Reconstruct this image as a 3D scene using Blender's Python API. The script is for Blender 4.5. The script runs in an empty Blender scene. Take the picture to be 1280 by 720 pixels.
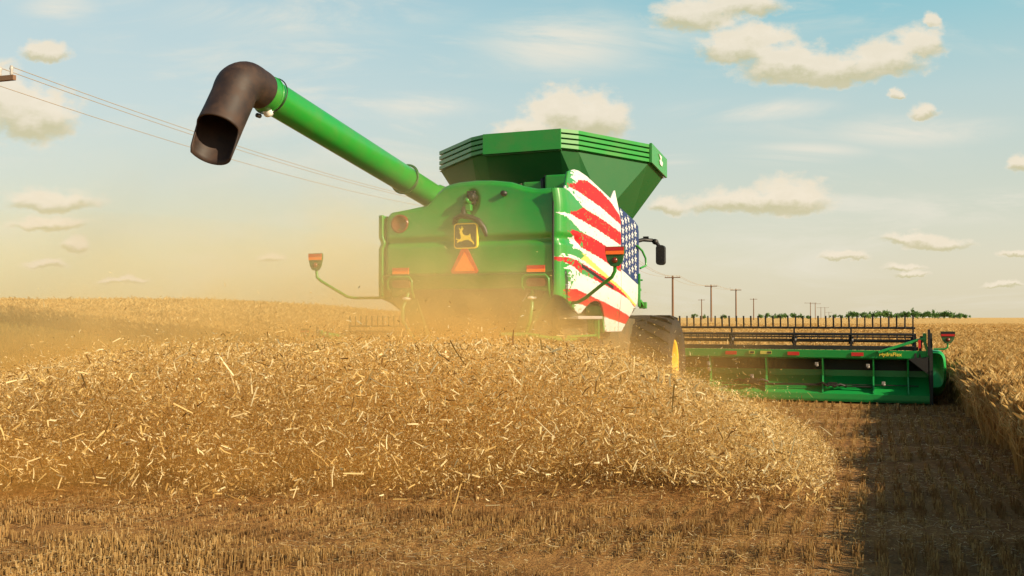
import bpy, math, random
import numpy as np
from mathutils import Vector, Matrix
random.seed(7); RNG = np.random.default_rng(11)
R = math.radians
S = bpy.context.scene
COL = S.collection

# ------------------------------------------------------------------ camera
FPX, CAMH = 1214.0, 1.80
cam = bpy.data.objects.new('camera', bpy.data.cameras.new('camera')); COL.objects.link(cam)
cam.data.sensor_width = 36; cam.data.lens = FPX/1280*36
cam.data.clip_start = 0.1; cam.data.clip_end = 12000
cam.location = (0, 0, CAMH); cam.rotation_euler = (R(90)+math.atan(37/FPX), 0, 0)
S.camera = cam
S.render.resolution_x, S.render.resolution_y = 1024, 576
S.view_settings.view_transform = 'Standard'; S.view_settings.look = 'None'
S.view_settings.exposure = 0.74; S.view_settings.gamma = 1
S.cycles.use_denoising = True
S.cycles.max_bounces = 6; S.cycles.transparent_max_bounces = 16; S.cycles.volume_bounces = 2
S.cycles.volume_step_rate = 3.0; S.cycles.volume_max_steps = 64

# ------------------------------------------------------------------ node helpers
class NT:
    def __init__(s, tree): s.t = tree; s.n = tree.nodes; s.l = tree.links
    def new(s, typ, **kw):
        n = s.n.new(typ)
        for k, v in kw.items(): setattr(n, k, v)
        return n
    def put(s, sock, v):
        if hasattr(v, 'is_output'): s.l.new(v, sock)
        elif v is not None: sock.default_value = v
    def math(s, op, a, b=None, c=None, clamp=False):
        n = s.new('ShaderNodeMath', operation=op, use_clamp=clamp)
        s.put(n.inputs[0], a); s.put(n.inputs[1], b)
        if c is not None: s.put(n.inputs[2], c)
        return n.outputs[0]
    def vec(s, op, a, b=None):
        n = s.new('ShaderNodeVectorMath', operation=op)
        s.put(n.inputs[0], a)
        if b is not None: s.put(n.inputs[1], b)
        return n.outputs['Value'] if op in ('LENGTH', 'DISTANCE', 'DOT_PRODUCT') else n.outputs[0]
    def mix(s, f, a, b, mode='MIX'):
        n = s.new('ShaderNodeMix', data_type='RGBA', blend_type=mode)
        s.put(n.inputs[0], f); s.put(n.inputs[6], a); s.put(n.inputs[7], b)
        return n.outputs[2]
    def ramp(s, f, stops):
        n = s.new('ShaderNodeValToRGB'); el = n.color_ramp.elements
        while len(el) < len(stops): el.new(0.5)
        for e, (p, c) in zip(el, stops):
            e.position = p; e.color = c if len(c) == 4 else (*c, 1)
        s.put(n.inputs[0], f); return n.outputs[0]
    def rng(s, v, a, b, c=0.0, d=1.0, smooth=True):
        n = s.new('ShaderNodeMapRange', interpolation_type='SMOOTHSTEP' if smooth else 'LINEAR')
        s.put(n.inputs[0], v)
        for i, x in enumerate((a, b, c, d)): s.put(n.inputs[i+1], x)
        return n.outputs[0]
    def noise(s, vec, scale, detail=4, rough=.55, dist=0, out=0):
        n = s.new('ShaderNodeTexNoise'); s.put(n.inputs['Vector'], vec)
        n.inputs['Scale'].default_value = scale; n.inputs['Detail'].default_value = detail
        n.inputs['Roughness'].default_value = rough; n.inputs['Distortion'].default_value = dist
        return n.outputs[out]
    def comb(s, x, y, z):
        n = s.new('ShaderNodeCombineXYZ')
        for i, v in enumerate((x, y, z)): s.put(n.inputs[i], v)
        return n.outputs[0]
    def sep(s, v):
        n = s.new('ShaderNodeSeparateXYZ'); s.put(n.inputs[0], v); return n.outputs

# ------------------------------------------------------------------ sun and sky
SUN_AZ, SUN_EL = R(124), R(25)       # azimuth clockwise from the view direction
sdir = Vector((math.sin(SUN_AZ)*math.cos(SUN_EL), math.cos(SUN_AZ)*math.cos(SUN_EL), math.sin(SUN_EL)))
sun = bpy.data.objects.new('sun', bpy.data.lights.new('sun', 'SUN')); COL.objects.link(sun)
sun.data.energy = 5.0; sun.data.angle = R(0.5); sun.data.color = (1.0, 0.80, 0.54)
sun.rotation_euler = sdir.to_track_quat('Z', 'Y').to_euler(); sun.location = (20, -20, 30)

W = bpy.data.worlds.new('World'); S.world = W; W.use_nodes = True
W.node_tree.nodes.clear(); w = NT(W.node_tree)
sky = w.new('ShaderNodeTexSky', sky_type='NISHITA'); sky.sun_disc = False
sky.sun_elevation = SUN_EL; sky.sun_rotation = SUN_AZ
sky.air_density = 1.0; sky.dust_density = 2.5; sky.ozone_density = 1.0
tc = w.new('ShaderNodeTexCoord'); D = tc.outputs['Generated']
dx, dy, dz = w.sep(D)
ysafe = w.math('MAXIMUM', dy, 0.05)
U = w.math('DIVIDE', dx, ysafe); V = w.math('DIVIDE', dz, ysafe)
elev = w.math('MAXIMUM', dz, 0.0)
# pale cream air near the horizon, teal blue higher up
k_ = 5.25
def sk(*c): return tuple((((v/255+.055)/1.055)**2.4)*k_ for v in c)
airR = w.ramp(elev, [(0, sk(234, 222, 190)), (.05, sk(230, 222, 196)), (.13, sk(210, 216, 198)), (.21, sk(192, 214, 208)), (.29, sk(150, 204, 209)), (.38, sk(112, 184, 198)), (.55, sk(66, 112, 140)), (1, sk(30, 58, 88))])
airL = w.ramp(elev, [(0, sk(234, 220, 170)), (.06, sk(230, 221, 178)), (.13, sk(214, 218, 198)), (.21, sk(202, 217, 210)), (.29, sk(190, 214, 213)), (.38, sk(165, 198, 208)), (.55, sk(70, 115, 142)), (1, sk(30, 58, 88))])
air = w.mix(w.rng(dx, -.35, .35), airL, airR)
base = w.mix(.82, sky.outputs[0], air)
CL = [  # clouds: pixel-free directions  u = tan azimuth, v = tan elevation, half widths
 (.238,.284,.052,.022),(.290,.266,.060,.024),(.335,.260,.060,.020),(.385,.272,.050,.022),(.422,.290,.028,.018),(.26,.296,.04,.014),(.436,.312,.010,.009),
 (.190,.318,.055,.022),(.240,.330,.05,.018),(.055,.218,.050,.024),(.085,.212,.040,.030),(.015,.196,.04,.014),
 (.240,.122,.065,.015),(.285,.127,.045,.022),(.160,.117,.022,.010),
 (.415,.082,.045,.008),(.440,.078,.040,.008),(.343,.063,.030,.006),(.405,.052,.024,.005),(.505,.033,.028,.004),(.52,.067,.02,.004),(.525,.158,.015,.010),
 (.430,.215,.018,.010),(.400,.232,.008,.006),(.41,.045,.02,.004),
 (-.495,.215,.050,.034),(-.525,.235,.035,.03),(-.475,.122,.055,.013),(-.478,.100,.045,.009),(-.450,.077,.018,.009),
 (-.48,.055,.025,.006),(-.252,.063,.016,.006),(-.40,.04,.03,.004),(-.485,.275,.03,.012),
 (-.9,.2,.1,.04),(-.75,.33,.12,.05),(.75,.2,.1,.04),(.9,.35,.15,.05),(.68,.09,.06,.012)]
nz = w.noise(D, 26, 7, .66, .0, 1)
nzc = w.vec('SUBTRACT', nz, (.5, .5, .5))
uv = w.vec('ADD', w.comb(U, V, 0.0), w.vec('MULTIPLY', nzc, (.034, .026, 0)))
def field(uvv):
    acc = num = den = None
    for (a, b, c, d) in CL:
        q0 = w.vec('MULTIPLY', w.vec('SUBTRACT', uvv, (a, b-d*.35, 0)), (1/(c*1.1), 1/(d*1.45), 0))
        q = w.vec('MAXIMUM', q0, w.vec('MULTIPLY', q0, (-1, -1.9, 0)))     # flatter base than top
        f = w.math('SUBTRACT', 1.0, w.vec('LENGTH', q))
        wt = w.math('POWER', w.math('MAXIMUM', w.math('ADD', f, .35), 0.0), 2.0)
        n_ = w.math('MULTIPLY', wt, w.vec('DOT_PRODUCT', q0, (0, 1, 0)))
        acc = f if acc is None else w.math('SMOOTH_MAX', acc, f, .15)
        num = n_ if num is None else w.math('ADD', num, n_); den = wt if den is None else w.math('ADD', den, wt)
    return acc, w.math('DIVIDE', num, w.math('MAXIMUM', den, .0001))
F, REL = field(uv)
fine = w.noise(w.comb(U, w.math('MULTIPLY', V, 1.6), 3.1), 46, 5, .6)
Fm = w.math('ADD', F, w.math('MULTIPLY', w.math('SUBTRACT', fine, .5), 1.15))
mask = w.math('MULTIPLY', w.rng(Fm, -.06, .50), w.rng(dy, .1, .3))
under = w.rng(w.math('ADD', REL, w.math('MULTIPLY', w.math('SUBTRACT', fine, .5), .7)), .22, -.22, 0, 1)
ccol = w.mix(w.math('MULTIPLY', under, w.rng(F, -.05, .3)), (*sk(246, 233, 210), 1), (*sk(204, 196, 156), 1))
ccol = w.mix(w.math('MULTIPLY', w.rng(fine, .35, .65), .25), ccol, (*sk(224, 212, 184), 1))
# thin high streaks
cir = w.noise(w.comb(w.math('MULTIPLY', U, 2.6), w.math('MULTIPLY', V, 12.0), 7.7), 1.5, 7, .62, .6)
wide = w.noise(w.comb(w.math('MULTIPLY', U, 1.0), w.math('MULTIPLY', V, 3.0), 1.3), 2.2, 3, .5)
cm = w.math('MULTIPLY', w.rng(cir, .47, .74), w.rng(wide, .36, .62))
wis = None
for (a_, b_, c_, d_) in ((-.20,.318,.17,.032),(-.09,.222,.07,.018),(.05,.285,.11,.045),(.25,.215,.10,.014),(.42,.195,.11,.022),(.50,.115,.15,.022),(.30,.170,.08,.014),(-.28,.20,.08,.02),(-.47,.32,.05,.02),(.15,.16,.05,.012)):
    q_ = w.vec('LENGTH', w.vec('MULTIPLY', w.vec('SUBTRACT', w.comb(U, w.math('ADD', V, w.math('MULTIPLY', U, -.03)), 0.0), (a_, b_-.03*a_, 0)), (1/c_, 1/d_, 0)))
    f_ = w.rng(q_, 1.25, .1); wis = f_ if wis is None else w.math('MAXIMUM', wis, f_)
cm = w.math('MAXIMUM', w.math('MULTIPLY', cm, .8), w.math('MULTIPLY', wis, w.rng(cir, .36, .64)))
base2 = w.mix(w.math('MULTIPLY', cm, .85), base, (*sk(236, 230, 214), 1))
colr = w.mix(w.math('MULTIPLY', mask, .88), base2, ccol)
bg = w.new('ShaderNodeBackground'); w.put(bg.inputs[0], colr); bg.inputs[1].default_value = 0.115
wo = w.new('ShaderNodeOutputWorld'); w.l.new(bg.outputs[0], wo.inputs[0])

# ------------------------------------------------------------------ materials
def mat(name):
    m = bpy.data.materials.new(name); m.use_nodes = True; m.node_tree.nodes.clear()
    t = NT(m.node_tree); o = t.new('ShaderNodeOutputMaterial'); return m, t, o
def principled(t, col, rough=.5, metal=0, coat=0, bump=None, spec=None, bstr=.3, bdist=.02):
    p = t.new('ShaderNodeBsdfPrincipled')
    t.put(p.inputs['Base Color'], col if hasattr(col, 'is_output') else (*col[:3], 1))
    t.put(p.inputs['Roughness'], rough); p.inputs['Metallic'].default_value = metal
    p.inputs['Coat Weight'].default_value = coat; p.inputs['Coat Roughness'].default_value = .12
    if spec is not None: p.inputs['Specular IOR Level'].default_value = spec
    if bump is not None:
        b = t.new('ShaderNodeBump'); b.inputs['Strength'].default_value = bstr; b.inputs['Distance'].default_value = bdist
        t.put(b.inputs['Height'], bump); t.l.new(b.outputs[0], p.inputs['Normal'])
    return p
def worn(name, c, rough=.4, metal=0, coat=.0, dirt=(.20, .13, .06), amount=.25, scale=3.0, lowz=True):
    """paint or metal with blotchy dust on it, thicker low down on the machine"""
    m, t, o = mat(name)
    g = t.new('ShaderNodeNewGeometry'); pos = g.outputs['Position']
    n1 = t.noise(pos, scale, 6, .65); n2 = t.noise(pos, 38, 3, .6)
    f = t.math('MULTIPLY', t.rng(n1, .38, .72), amount)
    f = t.math('ADD', f, t.math('MULTIPLY', t.rng(n2, .55, .75), amount*.4))
    if lowz: f = t.math('ADD', f, t.math('MULTIPLY', t.rng(t.sep(pos)[2], 2.2, .2), amount*1.1), clamp=True)
    col = t.mix(f, (*c, 1), (*dirt, 1))
    rg = t.math('ADD', rough, t.math('MULTIPLY', f, .45), clamp=True)
    p = principled(t, col, rg, metal, coat, bump=n2, bstr=.04, bdist=.005)
    t.l.new(p.outputs[0], o.inputs[0]); return m
M = {}
M['green'] = worn('green_paint', (.010, .235, .022), .36, coat=.25, amount=.16)
M['header_green'] = worn('header_green_paint', (.001, .27, .05), .38, coat=.2, amount=.03)
M['dark_green'] = worn('dark_green_paint', (.01, .10, .02), .5, amount=.25)
M['tank_shade_green'] = worn('tank_shade_green_paint', (.003, .095, .016), .5, amount=.03)  # body green darkened: the shade under the hopper is put into its colour
M['white'] = worn('white_paint', (.64, .64, .62), .38, coat=.25, amount=.06)
M['red'] = worn('red_paint', (.40, .002, .004), .6, coat=.0, amount=.05, dirt=(.25, .03, .02))
M['blue'] = worn('blue_paint', (.007, .024, .11), .6, coat=.0, amount=.05, dirt=(.03, .03, .06))
M['pale_yellow'] = worn('pale_yellow_paint', (.56, .52, .10), .4, amount=.08)
M['yellow'] = worn('yellow_paint', (.80, .52, .03), .42, amount=.18)
M['black'] = worn('black_plastic', (.008, .008, .008), .5, amount=.03)
M['seam_shade'] = worn('dark_seam_and_shade', (.006, .012, .008), .7, amount=.02)  # dark seams and plates, plus the painted shade on the header wall
M['rubber'] = worn('tyre_rubber', (.006, .005, .0045), .85, amount=.12, scale=6, dirt=(.05, .032, .02))
M['boot'] = worn('rubber_boot', (.016, .008, .006), .6, amount=.3, scale=4, dirt=(.11, .055, .03), lowz=False)
M['steel'] = worn('bare_steel', (.42, .41, .40), .38, metal=.7, amount=.3)
M['grey'] = worn('grey_step', (.40, .38, .36), .5, amount=.3)
M['machine'] = worn('grimy_machinery', (.035, .045, .025), .6, amount=.6, dirt=(.16, .10, .045))
M['lamp'] = worn('lamp_glass', (.75, .75, .72), .15, amount=.1)
M['reflect_red'] = worn('red_reflector', (.50, .012, .012), .35, amount=.05)
M['reflect_orange'] = worn('orange_reflector', (.95, .17, .02), .3, amount=.05)
M['tail_red'] = worn('red_lens', (.14, .02, .01), .2, amount=.15)
M['glass'] = worn('dark_cab_glass', (.02, .03, .03), .08, amount=.08)
M['emblem_brown'] = worn('dark_emblem', (.045, .03, .015), .4, amount=.05)
M['emblem_yellow'] = worn('yellow_emblem', (.80, .60, .06), .4, amount=.03)
M['wood'] = worn('weathered_wood', (.17, .095, .055), .85, amount=.2, lowz=False)
M['ceramic'] = worn('ceramic', (.35, .34, .32), .3, amount=.1, lowz=False)
M['wire'] = worn('weathered_wire', (.30, .24, .17), .6, amount=.1, lowz=False)

def plant(name, stops, rough=.75, trans=.25, patch=None):
    m, t, o = mat(name)
    g = t.new('ShaderNodeNewGeometry')
    c = t.ramp(g.outputs['Random Per Island'], stops)
    if patch:
        n = t.noise(g.outputs['Position'], patch[0], 3, .6)
        c = t.mix(t.math('MULTIPLY', t.rng(n, .42, .66), patch[1]), c, (*patch[2], 1))
    p = principled(t, c, rough, spec=.25)
    tr = t.new('ShaderNodeBsdfTranslucent'); t.put(tr.inputs[0], c)
    mx = t.new('ShaderNodeMixShader'); mx.inputs[0].default_value = trans
    t.l.new(p.outputs[0], mx.inputs[1]); t.l.new(tr.outputs[0], mx.inputs[2]); t.l.new(mx.outputs[0], o.inputs[0])
    return m
M['straw'] = plant('chopped_straw', [(0, (.15, .075, .022)), (.2, (.44, .265, .075)), (.62, (.75, .545, .215)), (1, (.95, .86, .55))], trans=.5)
M['stubble'] = plant('stubble_stalks', [(0, (.16, .09, .032)), (.4, (.42, .26, .09)), (.8, (.56, .38, .15)), (1, (.74, .57, .29))], trans=.35, patch=(1.4, .7, (.20, .10, .035)))
M['wheat'] = plant('ripe_wheat', [(0, (.36, .20, .06)), (.5, (.62, .42, .15)), (1, (.80, .62, .30))], trans=.35, patch=(.35, .25, (.42, .24, .075)))
M['weed'] = plant('field_weeds', [(0, (.05, .055, .012)), (.6, (.12, .11, .025)), (1, (.28, .20, .06))])
M['leaf'] = plant('tree_leaves', [(0, (.05, .12, .03)), (.6, (.10, .20, .05)), (1, (.16, .27, .08))])

def ground_mat():
    m, t, o = mat('stubble_soil')
    g = t.new('ShaderNodeNewGeometry'); pos = g.outputs['Position']
    rot = t.new('ShaderNodeMapping'); rot.inputs['Rotation'].default_value = (0, 0, R(20.5)); t.put(rot.inputs[0], pos)
    st = t.new('ShaderNodeMapping'); st.inputs['Scale'].default_value = (1.0, .18, 1); t.l.new(rot.outputs[0], st.inputs[0])
    rows = t.noise(st.outputs[0], 7, 4, .6)
    big = t.noise(pos, .5, 4, .6); fine = t.noise(pos, 45, 6, .7); mid = t.noise(pos, 7, 5, .6)
    c = t.ramp(t.math('ADD', t.math('MULTIPLY', fine, .6), t.math('MULTIPLY', rows, .4)), [(.28, (.07, .03, .011)), (.42, (.21, .10, .032)), (.55, (.40, .215, .07)), (.72, (.64, .42, .17))])
    c = t.mix(t.math('MULTIPLY', t.rng(mid, .5, .7), .5), c, (.09, .045, .018, 1))
    c = t.mix(t.math('MULTIPLY', t.rng(big, .5, .7), .35), c, (.32, .18, .06, 1))
    x, y, z = t.sep(pos)
    gl = t.math('MULTIPLY', t.rng(x, -5, -12), t.math('MULTIPLY', t.rng(y, 20, 27), t.rng(y, 44, 36)))
    c = t.mix(t.math('MULTIPLY', gl, t.rng(mid, .3, .6, .45, .9)), c, (.09, .09, .02, 1))
    p = principled(t, c, .9, bump=t.math('ADD', fine, t.math('MULTIPLY', mid, 1.5)), bstr=.9, bdist=.04, spec=.15)
    t.l.new(p.outputs[0], o.inputs[0]); return m
def canopy_mat():
    m, t, o = mat('wheat_canopy')
    g = t.new('ShaderNodeNewGeometry'); pos = g.outputs['Position']
    big = t.noise(pos, .05, 4, .6); fine = t.noise(pos, 9, 8, .75); mid = t.noise(pos, .8, 5, .65)
    c = t.ramp(fine, [(.3, (.38, .22, .065)), (.5, (.62, .40, .14)), (.7, (.78, .57, .25))])
    c = t.mix(t.math('MULTIPLY', t.rng(mid, .45, .7), .4), c, (.44, .26, .085, 1))
    c = t.mix(t.math('MULTIPLY', t.rng(big, .45, .7), .35), c, (.50, .32, .11, 1))
    p = principled(t, c, .9, bump=t.math('ADD', fine, t.math('MULTIPLY', mid, 2)), bstr=1, bdist=.12, spec=.1)
    t.l.new(p.outputs[0], o.inputs[0]); return m
M['soil'] = ground_mat(); M['canopy'] = canopy_mat()

# ------------------------------------------------------------------ object helpers
def tag(o, label=None, cat=None, group=None, kind=None):
    if label: o['label'] = label
    if cat: o['category'] = cat
    if group: o['group'] = group
    if kind: o['kind'] = kind
    return o
def empty(name, loc=(0, 0, 0), rz=0, parent=None):
    o = bpy.data.objects.new(name, None); COL.objects.link(o); o.location = loc; o.rotation_euler = (0, 0, rz)
    o.empty_display_size = .3
    if parent: o.parent = parent
    return o
class MB:
    """collects shapes, then links them as one mesh object"""
    def __init__(s): s.v = []; s.f = []; s.m = []; s.sm = []
    def add(s, vs, fs, mi=0, smooth=False):
        b = len(s.v); s.v += [tuple(v) for v in vs]
        for f in fs: s.f.append(tuple(i+b for i in f)); s.m.append(mi); s.sm.append(smooth)
        return s
    def box(s, c, d, rot=None, mi=0):
        vs = []
        for i in range(8):
            p = Vector(((i & 1)-.5, ((i >> 1) & 1)-.5, ((i >> 2) & 1)-.5)); p = Vector((p.x*d[0], p.y*d[1], p.z*d[2]))
            if rot is not None: p = rot @ p
            vs.append(p+Vector(c))
        return s.add(vs, [(0, 2, 3, 1), (4, 5, 7, 6), (0, 1, 5, 4), (2, 6, 7, 3), (0, 4, 6, 2), (1, 3, 7, 5)], mi)
    def bar(s, a, b, w, h, mi=0, up=(0, 0, 1)):
        a, b = Vector(a), Vector(b); d = (b-a); L = d.length; d.normalize()
        u = Vector(up); x = d.cross(u)
        if x.length < 1e-4: x = d.cross(Vector((0, 1, 0)))
        x.normalize(); z = x.cross(d)
        return s.box((a+b)/2, (w, L, h), Matrix((x, d, z)).transposed(), mi)
    def prism(s, pts, axis, a, b, mi=0, smooth=False):
        """polygon pts extruded along axis between a and b"""
        def mk(p, t):
            q = list(p); q.insert(axis, t); return q
        n = len(pts); vs = [mk(p, a) for p in pts]+[mk(p, b) for p in pts]
        s.add(vs, [tuple(range(n))[::-1], tuple(range(n, 2*n))], mi)
        return s.add(vs, [(i, (i+1) % n, (i+1) % n+n, i+n) for i in range(n)], mi, smooth)
    def tube(s, path, r, n=12, mi=0, cap=True, closed=False):
        path = [Vector(p) for p in path]; k = len(path)
        rs = r if isinstance(r, (list, tuple)) else [r]*k
        vs = []; prev = None
        for i, p in enumerate(path):
            if closed: t = path[(i+1) % k]-path[i-1]
            else: t = path[min(i+1, k-1)]-path[max(i-1, 0)]
            t.normalize()
            if prev is None:
                x = t.cross(Vector((0, 0, 1)))
                if x.length < .05: x = t.cross(Vector((0, 1, 0)))
            else: x = prev-t*prev.dot(t)
            x.normalize(); prev = x; y = t.cross(x)
            for j in range(n):
                a = 2*math.pi*j/n; vs.append(p+(x*math.cos(a)+y*math.sin(a))*rs[i])
        fs = []
        for i in range(k if closed else k-1):
            i2 = (i+1) % k
            for j in range(n):
                j2 = (j+1) % n; fs.append((i*n+j, i*n+j2, i2*n+j2, i2*n+j))
        s.add(vs, fs, mi, True)
        if cap and not closed:
            s.add(vs[:n], [tuple(range(n))[::-1]], mi); s.add(vs[-n:], [tuple(range(n))], mi)
        return s
    def lathe(s, prof, c, axis, n=32, mi=0, smooth=True):
        """prof: (r, t) pairs turned about axis (0 x, 1 y, 2 z) through c"""
        vs = []
        for (r, t) in prof:
            for j in range(n):
                a = 2*math.pi*j/n; q = [r*math.cos(a), r*math.sin(a)]; q.insert(axis, t)
                vs.append((q[0]+c[0], q[1]+c[1], q[2]+c[2]))
        fs = [(i*n+j, i*n+(j+1) % n, (i+1)*n+(j+1) % n, (i+1)*n+j) for i in range(len(prof)-1) for j in range(n)]
        return s.add(vs, fs, mi, smooth)
    def build(s, name, mats, parent=None, bevel=0, solid=0):
        me = bpy.data.meshes.new(name); me.from_pydata(s.v, [], s.f)
        mats = mats if isinstance(mats, (list, tuple)) else [mats]
        for m in mats: me.materials.append(m)
        me.polygons.foreach_set('material_index', s.m); me.polygons.foreach_set('use_smooth', s.sm)
        me.validate(); me.update()
        o = bpy.data.objects.new(name, me); COL.objects.link(o)
        if parent: o.parent = parent
        if solid:
            q = o.modifiers.new('solid', 'SOLIDIFY'); q.thickness = solid; q.offset = -1
        if bevel:
            q = o.modifiers.new('bevel', 'BEVEL'); q.width = bevel; q.segments = 2; q.limit_method = 'ANGLE'; q.angle_limit = R(35)
        return o
def bulk(name, V, Fq, m, parent=None):
    """fast mesh from numpy arrays (n,3) and quads (k,4)"""
    me = bpy.data.meshes.new(name); nv, nf = len(V), len(Fq)
    me.vertices.add(nv); me.vertices.foreach_set('co', V.astype(np.float32).ravel())
    me.loops.add(nf*4); me.loops.foreach_set('vertex_index', Fq.astype(np.int32).ravel())
    me.polygons.add(nf); me.polygons.foreach_set('loop_start', np.arange(0, nf*4, 4, dtype=np.int32))
    me.polygons.foreach_set('loop_total', np.full(nf, 4, dtype=np.int32))
    me.materials.append(m); me.update(calc_edges=True)
    o = bpy.data.objects.new(name, me); COL.objects.link(o)
    if parent: o.parent = parent
    return o
def scatter(T, F, pos, scale, yaw, tilt, tdir, wscale=None):
    """copies template T (k,3), quads F at pos: spin yaw, then lean by tilt towards tdir"""
    n, k = len(pos), len(T)
    P = np.repeat(T[None], n, 0).astype(np.float64)
    if wscale is not None: P[:, :, :2] *= wscale[:, None, None]
    P *= scale[:, None, None]
    c, s = np.cos(yaw)[:, None], np.sin(yaw)[:, None]
    x, y, z = P[..., 0].copy(), P[..., 1].copy(), P[..., 2].copy()
    P[..., 0], P[..., 1] = x*c-y*s, x*s+y*c
    # lean
    ct, st = np.cos(tilt)[:, None], np.sin(tilt)[:, None]; cd, sd = np.cos(tdir)[:, None], np.sin(tdir)[:, None]
    a = P[..., 0]*cd+P[..., 1]*sd; b = -P[..., 0]*sd+P[..., 1]*cd; z = P[..., 2]
    a2 = a*ct+z*st; z2 = -a*st+z*ct
    P[..., 0] = a2*cd-b*sd; P[..., 1] = a2*sd+b*cd; P[..., 2] = z2
    P += pos[:, None, :]
    FF = (F[None]+(np.arange(n)*k)[:, None, None]).reshape(-1, 4)
    return P.reshape(-1, 3), FF
def join(parts):
    Vs, Fs, b = [], [], 0
    for V_, F_ in parts: Vs.append(V_); Fs.append(F_+b); b += len(V_)
    return np.concatenate(Vs), np.concatenate(Fs)

# ------------------------------------------------------------------ terrain
TH = R(20.5); OX, OY = -.681, 14.104; ct_, st_ = math.cos(TH), math.sin(TH)
def w2l(X, Y): dx, dy = X-OX, Y-OY; return dx*ct_-dy*st_, dx*st_+dy*ct_
def l2w(x, y): return OX+x*ct_+y*st_, OY-x*st_+y*ct_
def ss(a, b, v):
    t = np.clip((v-a)/(b-a), 0, 1); return t*t*(3-2*t)
def gz(X, Y):
    X, Y = np.asarray(X, float), np.asarray(Y, float)
    a = X/np.maximum(Y, 8)
    g = 1.80*ss(18, 49, Y)*ss(.24, -.36, a)
    g = g*(1-ss(90, 420, Y)*.75)
    return g+0.03*np.sin(X*.7+1)*np.sin(Y*.45)*ss(6, 14, np.hypot(X, Y-14)*.6)
def grid(name, xs, ys, zf, m):
    XX, YY = np.meshgrid(xs, ys); ZZ = zf(XX, YY); nx, ny = len(xs), len(ys)
    V_ = np.stack([XX, YY, ZZ], -1).reshape(-1, 3)
    i = (np.arange(ny-1)[:, None]*nx+np.arange(nx-1)[None]).ravel()
    o = bulk(name, V_, np.stack([i, i+1, i+nx+1, i+nx], -1), m); o.data.polygons.foreach_set('use_smooth', [True]*len(o.data.polygons)); return o
def spaced(near, far, step, grow=1.12):
    v = list(np.arange(0, near, step)); s = step
    while v[-1] < far: s *= grow; v.append(v[-1]+s)
    return np.array(v)
xs = spaced(26, 5000, .5); xs = np.concatenate([-xs[:0:-1], xs])
ys = spaced(60, 6500, .5)-12
ys = np.concatenate([[-3000, -600, -120, -40], ys])
tag(grid('ground', xs, ys, gz, M['soil']), kind='structure')

# ------------------------------------------------------------------ standing wheat
def edge_noise(v): return (.10*np.sin(v*1.7)+.08*np.sin(v*4.3+1)+.06*np.sin(v*11+2))*ss(8, 5, v)
def front_left(X, Y):   # > 0 beyond the front of the far wheat on the left
    # line through (-4.1, 26) and (-30, 48)
    return (Y-26.6)*1.0+(X+5.3)*(21.4/24.7)+.2*np.sin(X*.8)
def is_wheat(X, Y, inset=0.0):
    lx, ly = w2l(X, Y)
    e = 7.22+edge_noise(ly)
    right = lx > e+inset
    ahead = (ly > 10.45+inset) & (lx > -8.15)
    left = (lx <= -8.15) & (front_left(X, Y) > inset)
    return right | ahead | left
T_w = []; F_w = []
def quadT(a, b, wv):   # quad along a->b with half width vector
    i = len(T_w); a, b, wv = np.array(a), np.array(b), np.array(wv)
    T_w.extend([a-wv, a+wv, b+wv, b-wv]); F_w.append([i, i+1, i+2, i+3])
def quadD(a, b, c, d):
    i = len(T_w); T_w.extend([np.array(q, float) for q in (a, b, c, d)]); F_w.append([i, i+1, i+2, i+3])
# one stalk = stem, leaf, ear (two crossed lozenges) bent over at the tip, joined so that it shades as one island per quad
quadT((0, 0, 0), (.03, 0, .80), (0, .0045, 0)); quadT((0, 0, 0), (.03, 0, .80), (.0035, 0, 0))
quadD((.02, 0, .78), (.055, .013, .83), (.105, 0, .885), (.055, -.013, .83))
quadD((.02, 0, .78), (.045, 0, .845), (.105, 0, .885), (.065, 0, .815))
quadD((.012, 0, .35), (.012, .010, .37), (-.10, .03, .55), (-.11, .022, .545))
quadD((.02, 0, .55), (.022, -.010, .57), (.11, -.06, .70), (.12, -.055, .69))
quadD((.11, -.06, .70), (.12, -.055, .69), (.19, -.09, .60), (.185, -.095, .595))
TW, FW = np.array(T_w), np.array(F_w)
def wheat(n, y0, y1, x0f, x1f, sc=(.9, 1.12), ws=1.0, power=1.0, edge=0):
    Y = y0+(y1-y0)*RNG.random(n)**power; X = x0f(Y)+(x1f(Y)-x0f(Y))*RNG.random(n)
    k = is_wheat(X, Y)
    if edge: k &= ~is_wheat(X, Y, edge)
    X, Y = X[k], Y[k]; n = len(X)
    clump = .06*np.sin(X*1.3+Y*.7)*np.sin(Y*1.1)
    s = sc[0]+(sc[1]-sc[0])*RNG.random(n)+clump
    s = np.where(RNG.random(n) < .04, s*1.1, s)
    return scatter(TW, FW, np.stack([X, Y, gz(X, Y)-.02], -1), s, RNG.random(n)*6.28, np.abs(RNG.normal(0, .16, n)), RNG.normal(.6, 1.3, n), np.full(n, ws)*(.8+.4*RNG.random(n)))
wp = [wheat(300000, 3.5, 30, lambda Y: l2w(6.6, 0)[0]+0*Y+(Y-OY)*math.tan(TH)-1.2, lambda Y: np.maximum(.60*Y+3, (Y-OY)*math.tan(TH)+10.5)),
      wheat(260000, 22, 60, lambda Y: -.62*Y, lambda Y: .62*Y, ws=1.5, power=1.2),
      wheat(110000, 55, 150, lambda Y: -.60*Y, lambda Y: .60*Y, sc=(.92, 1.1), ws=2.6, power=1.1)]
wp.append(wheat(1500000, 3.5, 62, lambda Y: -.62*Y, lambda Y: np.maximum(.60*Y+3, (Y-OY)*math.tan(TH)+10.5), edge=.7))
V_, F_ = join(wp)
wheat_o = tag(bulk('standing_wheat', V_, F_, M['wheat']), 'tall ripe golden wheat still standing ahead of the header and along the right edge', 'wheat', kind='stuff')
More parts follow.
